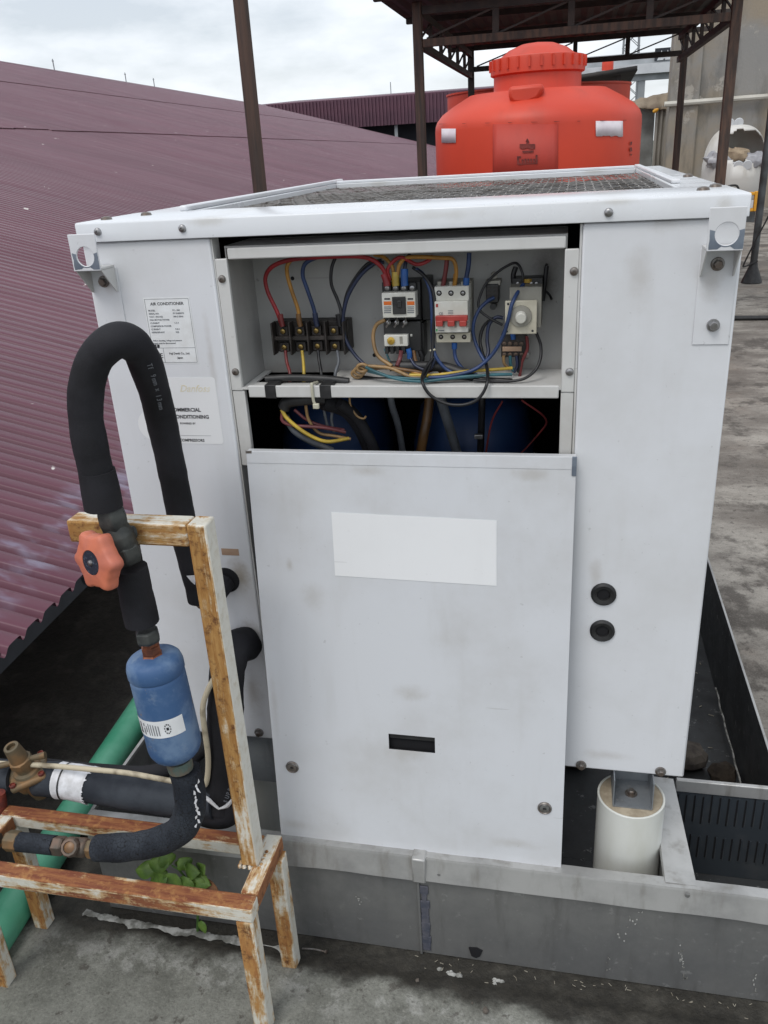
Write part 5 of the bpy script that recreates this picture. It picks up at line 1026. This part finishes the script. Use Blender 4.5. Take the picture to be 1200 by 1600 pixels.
# ------------------------------------------------------------------ pier under the right front corner
def pier(cx, cy, label, brk=True):
    p = thing('pier', V(cx, cy, 0), label, 'pier', 'plastic pipe piers under the unit'); r = .0605; zt = .352
    part('pipe', 'pvc_white', p, 'lathe', [(r, .0105), (r, zt - .001), (r - .001, zt), (r - .003, zt), (r - .004, zt - .001), (r - .004, zt - .01)], V(cx, cy, 0), seg=40, cap=False, smooth=40); part('mortar_fill', 'mortar', p, 'lathe', [(r - .0042, zt - .02), (r - .0042, zt - .0012), (r * .7, zt - .0004), (.0003, zt - .0002)], V(cx, cy, 0), seg=32)
    b = part('foot_bracket', 'galv_clean', p, 'box', cx - .034, cx + .034, cy - .036, cy + .04, zt + .0001, zt + .0022)
    for s_ in (-1, 1): part('side_plate', 'galv_clean', b, 'box', cx + s_ * .034 - .001, cx + s_ * .034 + .001, cy - .036, cy + .04, zt + .0023, UZ0 - .001)
    part('back_plate', 'galv_clean', b, 'box', cx - .0325, cx + .0325, cy + .037, cy + .039, zt + .0023, UZ0 - .001); m = MB(); m.lathe([(.011, 0), (.011, .002)], V(cx, cy, zt + .0023), seg=18); m.lathe([(.007, .002), (.007, .008), (.0055, .0095)], V(cx, cy, zt + .0023), seg=6); m.build('bolt', 'steel_dirty', b, smooth=30)
pier(.142, .012, 'white plastic pipe pier filled with mortar under the right corner of the unit'); pier(-.66, 1.15, 'plastic pipe pier under the far left corner of the unit'); pier(.142, 1.15, 'plastic pipe pier under the far right corner of the unit'); pier(-.66, .10, 'plastic pipe pier under the near left corner of the unit')

# ================================================================== rusty stand
S = .032; RZ = .318; FYr, BYr, SX0, SX1 = -.302, -.166, -1.046, -.503
sd_ = thing('rusty_stand', V(-.77, -.23, 0), 'low rusty cream-painted steel stand with one tall upright and crossbar', 'stand')
def sq(name, mat, p, q, s=S, up=V(0, 0, 1), bev=.0035): return part(name, mat, sd_, 'bar', p, q, s, s, up, bevel=bev)
zc = RZ - S / 2
sq('rail', 'rust_rail', V(SX0 - .3, FYr, zc), V(SX1 + S / 2, FYr, zc)); sq('rail', 'rust_rail', V(SX0 - S / 2, BYr, zc), V(SX1 - S / 2 - .001, BYr, zc), S * .9)
sq('side_rail', 'rust_side', V(SX1, FYr + S / 2 + .0005, zc + .001), V(SX1, BYr + S / 2, zc + .001)); sq('side_rail', 'rust_side', V(SX0, FYr + S / 2 + .0005, zc + .001), V(SX0, BYr - S / 2, zc + .001))
for x, y, t_ in ((SX1 - .002, FYr, 0), (SX1 + .006, BYr - .002, 0), (SX0, FYr, 0), (SX0, BYr, 0)):
    sq('leg', 'rust_leg', V(x, y, .0), V(x, y, zc - S / 2 - .0005), S * .95, V(0, 1, 0))
# upright stands on the right side rail
PYu, PXu = -.212, -.522
part('upright', 'rust_post', sd_, 'box', PXu - .0155, PXu + .0155, PYu - .018, PYu + .018, RZ + .0008, .985, bevel=.003); sq('crossbar', 'rust_top', V(-.733, PYu, .9665), V(PXu - .0158, PYu, .9665), .0365)
m = MB(); m.box(-.7345, -.7335, PYu - .0135, PYu + .0135, .953, .98); m.build('open_end', 'black_void', sd_, smooth=0)
m = MB(); rnd = random.Random(8)
for k in range(16): a = 2 * PI * k / 16; m.lathe([(.0042, -.003), (.003, .0015), (.0005, .0025)], V(PXu + .019 * max(-1, min(1, 1.4 * math.cos(a))), PYu + .019 * max(-1, min(1, 1.4 * math.sin(a))), RZ + .001), V(rnd.uniform(-.3, .3), rnd.uniform(-.3, .3), 1), 8)
struct(m.build('weld_bead', 'rust_leg', sd_), 'stuff')

# ------------------------------------------------------------------ pipe run on the stand
def P_(pts, Y): return [at(q[0], q[1], Y=(q[2] if len(q) > 2 else Y)) for q in pts]
def hose(name, mat, pts, Y, r, label, cat='hose', seg=24, n=8):
    m = MB(); m.tube(P_(pts, Y), r, seg, n); return tag(m.build(name, mat, smooth=60), label, cat)
lp = [(161, 790, -.256), (152, 745, -.256), (142, 700, -.256), (134, 650, -.255), (136, 600, -.253), (152, 556, -.246), (186, 531, -.235), (217, 548, -.20), (238, 600, -.155), (253, 660, -.118), (270, 740, -.098), (290, 840, -.088), (306, 900, -.084), (314, 936, -.082)]
lh = thing('insulated_hose', at(161, 790, Y=-.256), 'thick black foam-insulated hose arching in a tall loop beside the unit', 'hose')
m = MB(); m.lump = .05; m.tube(P_(lp, 0), [.0248, .0246, .0242, .0240, .0240, .0243, .0243, .0240, .0236, .0232, .0230, .0230, .0228, .0224], 28, 10); m.build('sleeve', 'foam_black', lh, smooth=60)
m = MB(); m.tube(P_([(162, 792, -.257), (157, 765, -.257), (151, 735, -.257)], 0), [.0275, .0272, .0255], 28, 6); m.build('end_sleeve', 'foam_black', lh, smooth=60)
part('copper_end', 'copper_dull', lh, 'tube', P_([(312, 925, -.083), (316, 942, -.078), (330, 935, -.045), (354, 908, .0)], 0), .0115, 14)
part('neck', 'foam_black', lh, 'tube', P_([(340, 925, -.03), (352, 908, -.006)], 0), .019, 16, smooth=False)
def hose_text(s, pts, rad, size, step, par, mat='ink_grey', rev=1):
    C = P_(pts, 0); k = 0
    L_ = [0]
    for a, b in zip(C, C[1:]): L_.append(L_[-1] + (b - a).length)
    for i, ch in enumerate(s):
        d = i * step
        j = max(0, min(len(C) - 2, next((q for q in range(len(C) - 1) if L_[q + 1] >= d), len(C) - 2)))
        c = C[j] + (C[j + 1] - C[j]).normalized() * (d - L_[j]); t_ = (C[j + 1] - C[j]).normalized() * rev
        v_ = (CAM - c).normalized(); v_ = (v_ - t_ * v_.dot(t_)).normalized()
        if ch != ' ': lettering(ch, size, c + v_ * (rad + .0004), t_, v_.cross(t_), mat, par, .0001)
hose_text('Tf 9mm x 13mm', [(222, 548, -.195), (238, 595, -.157), (250, 645, -.125), (262, 700, -.105)], .0258, .0105, .0078, lh)
hose_text('SUPERLON', [(292, 830, -.089), (302, 870, -.086), (312, 920, -.082)], .0246, .0095, .0098, lh)
m = MB(); q = at(300, 906, Y=-.11); m.prism([(-.009, .006), (.008, .010), (.004, -.009), (-.002, -.004)], q, (1, 0, -.1), (0, 0, 1), (0, .0006, 0)); m.build('torn_tape', 'white_tape', lh, smooth=0)
# shut-off valve with orange hand wheel
VY = -.256
vl = thing('shutoff_valve', at(190, 850, Y=VY), 'dark iron shut-off valve with orange lobed hand wheel on the crossbar', 'valve')
a, b, c, d = [at(u, v, Y=VY) for u, v in ((171, 795), (181, 826), (196, 862), (203, 884))]
ax = (b - a).normalized()
part('top_nut', 'valve_iron', vl, 'lathe', [(.016, -.012), (.0195, 0), (.0215, .004), (.0225, .018), (.021, .028), (.0175, .034)], a, b - a, 6, bevel=.002, smooth=20); part('neck', 'valve_iron', vl, 'tube', [a - ax * .02, a], .012, 14, smooth=False)
part('body', 'valve_iron', vl, 'tube', [b - ax * .004, b + (c - b) * .3, b + (c - b) * .65, c], [.0185, .0225, .0215, .020], 20)
part('lower_nut', 'valve_iron', vl, 'lathe', [(.0185, -.014), (.0235, -.008), (.0245, .006), (.023, .012), (.019, .018)], c, d - c, 6, bevel=.002, smooth=20)
e0 = at(186, 836, Y=VY); e1 = at(209, 832, Y=-.236); part('mounting_ear', 'valve_iron', vl, 'tube', [e0, e0.lerp(e1, .6), e1], [.012, .0105, .0105], 14); screw(0, 0, 0, .0058, 'valve_iron', .6, 'ear_bolt', vl, p=e1 + V(0, -.0105, 0))
hc = at(153, 876, Y=-.302); hn = (V(-.40, -.90, .14)).normalized(); hu = hn.cross(V(0, 0, 1)).normalized(); hv = hu.cross(hn)
part('stem', 'valve_iron', vl, 'tube', [at(188, 858, Y=VY), hc - hn * .008], .0085, 14, smooth=False)
lob = []
for k in range(84):
    a_ = 2 * PI * k / 84; r_ = .0415 + .0040 * math.cos(6 * a_ + .6) + .0012 * math.cos(12 * a_ + 1.2); lob.append((r_ * math.cos(a_), r_ * math.sin(a_)))
m = MB(); n = len(lob); layers = [(.88, -.013), (.98, -.010), (1.0, -.002), (.985, .005), (.94, .0085), (.86, .0102), (.50, .0125), (.48, .0105), (.01, .0105)]
for s_, h in layers:
    for i, (x, y) in enumerate(lob):
        r_ = math.hypot(x, y); f = s_ if s_ > .8 else s_ * .0375 / r_; m.v.append(hc + hu * x * f + hv * y * f + hn * h)
m.f = [(j * n + i, j * n + (i + 1) % n, (j + 1) * n + (i + 1) % n, (j + 1) * n + i) for j in range(len(layers) - 1) for i in range(n)] + [tuple(range(n))[::-1]]
hw_ = m.build('hand_wheel', 'wheel_orange', vl, smooth=50)
part('hub_plate', 'hub_blue', hw_, 'lathe', [(.0182, .0108), (.0178, .0122), (.0005, .0124)], hc, hn, 28); part('hub_screw', 'steel', hw_, 'lathe', [(.0046, .0122), (.004, .0145), (.0015, .0155), (.0012, .014), (.0002, .014)], hc, hn, 14)
# insulated nipple, nut, filter drier
m = MB(); m.lump = .05; m.tube(P_([(204, 886), (212, 925), (222, 972)], VY), [.0245, .0255, .0262], 22, 6); tag(m.build('insulated_pipe', 'foam_black', smooth=60), 'short black insulated pipe between orange-wheeled valve and blue drier', 'pipe')
d0, d1 = at(238, 1022, Y=-.258), at(277, 1178, Y=-.262); da = (d1 - d0).normalized(); DLn = (d1 - d0).length
dr_ = thing('filter_drier', d1, 'blue painted steel filter drier with a white band label', 'filter')
part('flare_nut', 'valve_iron', dr_, 'lathe', [(.0155, -.044), (.0190, -.040), (.0195, -.027), (.0175, -.022)], d0 - da * .0, da, 6, bevel=.0015, smooth=20); part('copper_fitting', 'copper_old', dr_, 'lathe', [(.0115, -.023), (.0125, -.016), (.0155, -.015), (.0155, -.004), (.0135, -.002), (.018, .001), (.018, .003)], d0, da, 6, smooth=20)
RD = .0432
part('shell', 'drier_blue', dr_, 'lathe', [(.012, .000), (.028, .0012), (.0375, .004), (.0415, .0085), (.0432, .014), (RD + .0010, .019), (RD + .0010, .030), (RD - .0004, .033), (RD - .0012, .0345), (RD - .0004, .0365), (RD, .040), (RD, DLn - .024), (RD - .0010, DLn - .016), (RD - .005, DLn - .007), (.033, DLn - .0015), (.012, DLn)], d0, da, 48, smooth=45)
# wrap-around label
u_ = da.cross(V(0, -1, 0)).normalized(); f_ = u_.cross(da); f_ = f_ if f_.y < 0 else -f_
def dpt(ang, h, off=.0006): return d0 + da * h + (u_ * math.sin(ang) + f_ * math.cos(ang)) * (RD + off)
h0, h1 = DLn * .50, DLn * .665; m = MB(); n = 20; sg = -1 if u_.x < 0 else 1
for i in range(n + 1):
    a_ = sg * math.radians(-88 + 150 * i / n); m.v += [dpt(a_, h0), dpt(a_, h1)]
m.f = [(i * 2, i * 2 + 1, i * 2 + 3, i * 2 + 2) for i in range(n)]; lb = m.build('band_label', 'label_paper', dr_, smooth=60)
def bandbox(a0, a1, ha, hb, mat='ink', name='print_line', nseg=3):
    m = MB()
    for i in range(nseg + 1):
        a_ = sg * math.radians(a0 + (a1 - a0) * i / nseg); m.v += [dpt(a_, h0 + (h1 - h0) * ha, .0011), dpt(a_, h0 + (h1 - h0) * hb, .0011)]
    m.f = [(i * 2, i * 2 + 1, i * 2 + 3, i * 2 + 2) for i in range(nseg)]; m.build(name, mat, lb, smooth=0)
bandbox(-38, -34.5, .16, .80); bandbox(-40.5, -32, .72, .82); bandbox(-27, -24, .45, .85, 'ink_grey'); bandbox(-27, -24, .18, .36, 'ink_grey'); bandbox(-20, -18, .30, .66, 'ink_grey')
for k in range(5): bandbox(-14 + k * 5.5, -12.2 + k * 5.5, .14 + .03 * k, .84, 'ink_grey')
bandbox(-50, -48.5, .2, .8, 'ink_grey'); bandbox(-46, -44.8, .2, .7, 'ink_grey')
for k in range(10):                     # lozenge emblem with notched edge
    a_ = 2 * PI * k / 10; b_a = 2 * PI * (k + .62) / 10; m = MB(); P = [dpt(sg * math.radians(27 + r_ * 6.8 * math.cos(q)), h0 + (h1 - h0) * (.5 + r_ * .30 * math.sin(q)), .0011) for r_, q in ((1, a_), (1, b_a), (.74, b_a), (.74, a_))]; m.add(P, [(0, 1, 2, 3)]); m.build('emblem', 'ink', lb, smooth=0)
bandbox(24.5, 29.5, .42, .58, 'ink', 'emblem')
# cracked hose from the drier down and round to the sight glass
eh = thing('cracked_hose', at(290, 1200, Y=-.262), 'cracked weathered black hose bending from the blue drier to the left', 'hose')
part('copper_fitting', 'copper_old', eh, 'tube', [d1 - da * .004, d1 + da * .016], [.018, .0165], 16, smooth=False); part('ferrule', 'copper_green', eh, 'tube', [d1 + da * .010, d1 + da * .030], [.0215, .0205], 18, smooth=False)
hp = [(289, 1204, -.262), (295, 1228, -.262), (297, 1262, -.260), (284, 1294, -.256), (252, 1313, -.250), (205, 1323, -.245), (152, 1325, -.243)]
m = MB(); m.lump = .06; m.tube(P_(hp, 0), [.0262, .0262, .0262, .0258, .0255, .025, .0245], 26, 10); m.build('sleeve', 'cracked_rubber', eh, smooth=60)
m = MB(); rnd = random.Random(2)
for k in range(12):
    u, v = (309 + rnd.uniform(-4, 3), 1222 + k * 6.2); q = at(u - 1, v, Y=-.283); m.prism([(-.002, -.004 * rnd.random()), (.0015, -.006 * rnd.random()), (.004 * rnd.random(), .004), (-.001, .008 * rnd.random())], q, (1, .2, rnd.uniform(-.4, .4)), (rnd.uniform(-.5, .5), 0, 1), (0, .0005, 0))
struct(m.build('torn_tape', 'white_tape', eh, smooth=0), 'stuff')
sg_ = thing('sight_glass', at(115, 1322, Y=-.243), 'tarnished copper sight glass with hexagon nuts between the black hoses', 'sight glass')
q0, q1 = at(152, 1326, Y=-.243), at(84, 1321, Y=-.243); qa = (q1 - q0).normalized(); ql = (q1 - q0).length
part('nut', 'brass_weathered', sg_, 'lathe', [(.014, -.002), (.0185, .002), (.0185, .014), (.016, .018)], q0, qa, 6, bevel=.001, smooth=20); part('nut', 'copper_dull', sg_, 'lathe', [(.016, ql - .024), (.0185, ql - .020), (.0185, ql - .004), (.014, ql)], q0, qa, 6, bevel=.001, smooth=20)
part('body', 'copper_dull', sg_, 'tube', [q0 + qa * .018, q0 + qa * .026, q0 + qa * (ql - .032), q0 + qa * (ql - .024)], [.013, .0175, .0175, .013], 16)
part('eye_housing', 'copper_dull', sg_, 'lathe', [(.0165, 0), (.0175, .014), (.0175, .024), (.015, .028), (.011, .028), (.0105, .0255), (.0002, .0255)], q0 + qa * ql * .5, V(.1, -.72, .7), 10, smooth=25); part('eye', 'wire_brown', sg_, 'lathe', [(.0098, .0258), (.006, .0272), (.0002, .0275)], q0 + qa * ql * .5, V(.1, -.72, .7), 18)
hose('insulated_pipe', 'cracked_rubber', [(86, 1321), (58, 1318), (26, 1315)], -.243, .0178, 'short weathered insulated pipe just left of the sight glass', 'pipe')
bn = thing('brass_union', at(12, 1313, Y=-.243), 'greenish brass union nut at the left edge above the rusty rail', 'union'); q0, q1 = at(30, 1315, Y=-.243), at(-2, 1312, Y=-.243)
part('nut', 'brass_weathered', bn, 'lathe', [(.015, -.004), (.0195, 0), (.0195, .022), (.017, .026)], q0, q1 - q0, 8, bevel=.001, smooth=20); part('pipe', 'copper_dull', bn, 'tube', [q1, at(-60, 1306, Y=-.243)], .012, 14, smooth=False)

# ------------------------------------------------------------------ large insulated suction line with brass valve
sl = thing('suction_line', at(200, 1238, Y=-.112), 'large black insulated pipe running left from the unit above the tray', 'pipe')
m = MB(); m.lump = .05; m.tube(P_([(62, 1216), (110, 1221), (200, 1237), (270, 1248), (338, 1252)], -.112), .0345, 28, 8); m.build('sleeve', 'rubber_weathered', sl, smooth=60)
m = MB(); m.tube(P_([(-60, 1206), (0, 1212), (26, 1214)], -.112), .0335, 26, 6); m.build('sleeve', 'rubber_weathered', sl, smooth=60)
m = MB(); m.lump = .06; m.tube(P_([(342, 1262, -.108), (347, 1240, -.10), (351, 1160, -.085), (353, 1090, -.075), (356, 1040, -.062), (366, 1014, -.040), (386, 1005, -.006)], 0), [.0345, .0345, .0335, .033, .033, .033, .032], 28, 8); rs = m.build('riser', 'foam_black', sl, smooth=60)
m = MB(); m.tube(P_([(308, 1243, -.112), (322, 1262, -.110), (350, 1266, -.105), (368, 1250, -.10)], 0), [.030, .034, .034, .028], 24, 8); m.build('elbow_wrap', 'foam_black', sl, smooth=60)
for pts in ([(313, 1238), (326, 1250), (342, 1264)], [(342, 1264), (356, 1258), (370, 1240)]):
    m = MB(); m.tube(P_([(a, b, -.146) for a, b in pts], 0), [.0015, .004, .0022], 6, 6); m.build('torn_tape', 'white_tape', sl)
hose_text('SUPER', [(355, 1254, -.138), (366, 1224, -.133), (372, 1200, -.13)], .001, .011, .0095, sl, 'ink_grey')
m = MB(); C = P_([(94, 1219), (118, 1222), (142, 1227)], -.112); m.tube(C, [.0362, .0356, .0352, .036, .0357, .0364], 28, 6, cap=False); tp_ = m.build('white_tape', 'white_tape', sl, smooth=60)
m = MB(); m.tube(P_([(104, 1220.4), (106.5, 1220.8)], -.112), .0366, 28, smooth=False, cap=False); m.build('black_gap', 'tape_black', sl)
m = MB(); rnd = random.Random(21)
for k in range(44):
    a_ = 2 * PI * (k + rnd.random() * .8) / 44; c = C[2]; dd = (C[2] - C[1]).normalized(); e_ = dd.cross(V(0, 0, 1)).normalized(); g_ = e_.cross(dd); q = c + (e_ * math.cos(a_) + g_ * math.sin(a_)) * .0362
    m.prism([(0, -.0035), (.003 + .007 * rnd.random() ** 2, .003 * rnd.uniform(-1, 1)), (0, .0035)], q - dd * .002, dd, (e_ * -math.sin(a_) + g_ * math.cos(a_)), (e_ * math.cos(a_) + g_ * math.sin(a_)) * .0006)
struct(m.build('torn_edge', 'white_tape', sl, smooth=0), 'stuff')
bv = thing('brass_valve', at(45, 1225, Y=-.112), 'weathered brass service valve with square bonnet and T handle', 'valve')
vc = at(52, 1216, Y=-.118); vu = V(-.11, -.22, .96).normalized(); vx = V(.95, -.10, .17); vx = (vx - vu * vx.dot(vu)).normalized(); vy = vu.cross(vx)
part('body', 'brass_weathered', bv, 'tube', [at(24, 1214, Y=-.112), at(45, 1215, Y=-.112), at(66, 1217, Y=-.112)], [.022, .033, .022], 20); part('boss', 'brass_weathered', bv, 'lathe', [(.020, -.045), (.024, -.02), (.026, .01)], vc, vu, 20)
r45 = (vx * math.cos(.62) + vy * math.sin(.62), -vx * math.sin(.62) + vy * math.cos(.62))
part('bonnet', 'brass_weathered', bv, 'obox', vc + vu * .019, r45[0] * .036, r45[1] * .036, vu * .0075, bevel=.006); part('collar', 'brass_weathered', bv, 'lathe', [(.028, .0265), (.026, .031), (.019, .033), (.019, .047), (.021, .048), (.021, .060), (.018, .062), (.0150, .096), (.0142, .098), (.009, .098), (.009, .090), (.0002, .090)], vc, vu, 20, smooth=25)
part('hex', 'brass_weathered', bv, 'lathe', [(.0195, .0465), (.0225, .048), (.0225, .059), (.0195, .061)], vc, vu, 6, smooth=20)
for i, j in ((-1, -1), (1, -1), (1, 1), (-1, 1)): part('bolt', 'rust_bolt', bv, 'lathe', [(.0062, .0245), (.0062, .029), (.004, .0305), (.0038, .028), (.0002, .028)], vc + vu * .002 + r45[0] * .028 * i + r45[1] * .028 * j, vu, 10, smooth=30)
hcn = vc + vu * .055; hd = (vx * .93 + vy * .36).normalized(); part('handle', 'brass_weathered', bv, 'tube', [hcn - hd * .058, hcn - hd * .02, hcn + hd * .02, hcn + hd * .050], [.0065, .0055, .0055, .007], 12)
hose('thin_hose', 'foam_black', [(60, 1196, -.075), (150, 1205, -.072), (230, 1208, -.07), (285, 1192, -.066), (330, 1160, -.06)], 0, .0155, 'thin black hose tucked behind the large insulated pipe', 'hose', 16)
m = MB(); m.tube(P_([(-20, 1192, -.13), (70, 1196, -.128), (140, 1202, -.14), (200, 1208, -.146), (250, 1217, -.146), (300, 1226, -.138), (318, 1228, -.13), (324, 1214, -.128), (325, 1180, -.124), (319, 1135, -.12), (317, 1105, -.115), (324, 1080, -.105), (340, 1050, -.09)], 0), .0052, 12, 7); tag(m.build('control_cable', 'cream_cable', smooth=60), 'dirty cream cable along the large pipe turning up beside the blue drier', 'cable')
m = MB(); m.tube([at(0, 1238, Y=-.16), at(3, 1262, Y=-.16), at(-2, 1292, Y=-.16)], .010, 12); tag(m.build('red_handle', 'rust_bolt'), 'red valve handle end cut off by the left edge', 'handle')

# ------------------------------------------------------------------ green pipe, plant, sealant, pebbles
g0, g1 = at(-12, 1468, Z=.04), at(220, 1112, Z=.04); gd = (g1 - g0).normalized(); m = MB(); m.tube([g0 - gd * .7, g0, g1, g1 + gd * 1.2], .041, 28, smooth=False)
gpipe = tag(m.build('green_pipe', 'green_pipe', smooth=60), 'green plastic pipe lying on the mossy slab beside the tray', 'pipe')
m = MB(); rnd = random.Random(9); C = [at(u, v, Z=.006) for u, v in ((132, 1424), (160, 1432), (190, 1440), (240, 1447), (300, 1457), (340, 1464), (400, 1474), (446, 1482))]; C = [V(c.x, min(c.y, TFY - .012), c.z) for c in crom(C, 14)]
n = len(C); sgm = 10; 
for i, c in enumerate(C):
    for k in range(sgm):
        a_ = 2 * PI * k / sgm; r_ = .0050 * max(.15, 1 + 1.3 * mnoise.fractal(V(c.x * 38, k * .7, 1), 1, 2, 4)) * max(.12, min(1, .75 + 2.2 * mnoise.noise(V(c.x * 17, 9, 2)))); m.v.append(c + V(.2 * r_ * math.cos(a_), r_ * 1.7 * math.cos(a_), r_ * .45 * math.sin(a_) - .001))
m.f = [(i * sgm + k, i * sgm + (k + 1) % sgm, (i + 1) * sgm + (k + 1) % sgm, (i + 1) * sgm + k) for i in range(n - 1) for k in range(sgm)]
struct(m.build('sealant_bead', 'sealant', smooth=60), 'stuff', 'lumpy white sealant line along the left foot of the tray')
m = MB()
for (u, v, s_) in ((470, 1530, .02), (430, 1545, .024), (520, 1512, .012), (705, 1520, .010), (775, 1532, .009), (500, 1522, .008)):
    p = at(u, v, Z=.002); 
    for k in range(6):
        q = p + V(random.gauss(0, s_ * .8), random.gauss(0, s_ * .25), 0)
        if q.y < -.112:
            r_ = s_ * random.uniform(.25, .6); n_ = 14; ph = random.uniform(0, 9); P = [q + V(r_ * (1.6 + .9 * mnoise.noise(V(math.cos(a_) * 1.5, math.sin(a_) * 1.5, ph))) * math.cos(a_), r_ * (.7 + .5 * mnoise.noise(V(math.cos(a_) * 1.5, math.sin(a_) * 1.5, ph + 3))) * math.sin(a_), 0) for a_ in [2 * PI * i / n_ for i in range(n_)]]; m.add([p_ + V(0, 0, -.002) for p_ in P] + [p_.lerp(q, .5) + V(0, 0, .0022) for p_ in P] + [q + V(0, 0, .003)], [(i, (i + 1) % n_, n_ + (i + 1) % n_, n_ + i) for i in range(n_)] + [(n_ + i, n_ + (i + 1) % n_, 2 * n_) for i in range(n_)])
struct(m.build('sealant_blobs', 'sealant', smooth=60), 'stuff', 'small smears of pale sealant in front of the tray')
for u, v, s_, lab_ in ((759, 1581, .0062, 'small dark pebble on the cement near the bottom centre'), (652, 1533, .004, 'tiny dark pebble below the tray drain hole'), (738, 1568, .0022, 'speck of grit left of the dark pebble near the bottom')):
    p = at(u, v, Z=.008); rock('pebble', (p.x, p.y, .0085 + s_ * .5), (s_, s_, s_ * .8), lab_)
m = MB(); m.tube([at(472, 1482, Z=.004), at(490, 1483, Z=.005), at(508, 1487, Z=.006)], .0018, 8); m.lathe([(.004, -.001), (.004, .002), (.002, .003)], at(509, 1487, Z=.006), V(1, -.2, .1), 10); tag(m.build('loose_nail', 'steel_dirty'), 'loose steel nail lying at the foot of the tray', 'nail')
# weed growing from the gutter
wd = thing('weed', at(315, 1452, Z=0), 'small green weed with broad leaves sprouting behind the rusty rail', 'plant')
wb = at(312, 1450, Z=0); wb.y = min(wb.y, TFY - .03); rnd = random.Random(12)
stem = [wb, at(308, 1420, Y=-.14), at(298, 1385, Y=-.15), at(282, 1362, Y=-.16), at(268, 1352, Y=-.16)]
part('stem', 'stem', wd, 'tube', stem, [.003, .0025, .002, .0015], 8); part('stem', 'stem', wd, 'tube', [stem[2], at(315, 1372, Y=-.155), at(322, 1368, Y=-.155)], .0015, 8)
def leaf(px, py, Y, ln, wdt, ang, tilt, mat='leaf'):
    c = at(px, py, Y=Y); d = V(math.cos(ang), -.25, math.sin(ang)).normalized(); nrm = V(.1 + .3 * math.cos(ang * 3), -.75, .65); s_ = d.cross(nrm).normalized(); nrm = s_.cross(d); m = MB(); n = 8
    for i in range(n + 1):
        t_ = i / n; w_ = wdt * math.sin(PI * t_ ** .75) ** .8 * (1 + .08 * math.sin(t_ * 25)); p = c + d * ln * t_ - nrm * ln * .22 * t_ * t_ - V(0, 0, ln * .25 * t_ * t_); m.v += [p - s_ * w_ + nrm * w_ * .12, p, p + s_ * w_ + nrm * w_ * .12]
    m.f = [(i * 3 + q, i * 3 + q + 1, (i + 1) * 3 + q + 1, (i + 1) * 3 + q) for i in range(n) for q in range(2)]; return m.build('leaf', mat, wd, smooth=60, solid=.0004)
for a in ((265, 1352, -.165, .045, .019, 2.6, 0), (268, 1350, -.16, .04, .018, 1.9, 0), (262, 1362, -.17, .042, .019, 3.6, 0), (275, 1365, -.172, .042, .020, 4.2, 0), (285, 1368, -.17, .045, .019, 5.0, 0), (290, 1362, -.16, .036, .016, .6, 0), (300, 1372, -.16, .04, .018, .2, 0), (300, 1372, -.165, .04, .018, 5.4, 0), (312, 1362, -.15, .034, .015, 1.2, 0), (255, 1358, -.155, .036, .015, 3.1, 0), (258, 1372, -.165, .05, .021, 3.9, 0), (270, 1376, -.16, .048, .021, 4.6, 0), (243, 1360, -.16, .042, .018, 2.8, 0), (288, 1380, -.165, .046, .02, 4.5, 0), (305, 1382, -.165, .04, .018, 5.7, 0), (295, 1355, -.15, .036, .016, 1.9, 0), (283, 1358, -.15, .034, .014, 1.4, 0)): leaf(*a)
leaf(318, 1384, -.16, .032, .014, .3, 0, 'leaf_brown').__setitem__('label', 'withered brown leaf'); leaf(314, 1438, -.16, .028, .009, 4.9, 0)
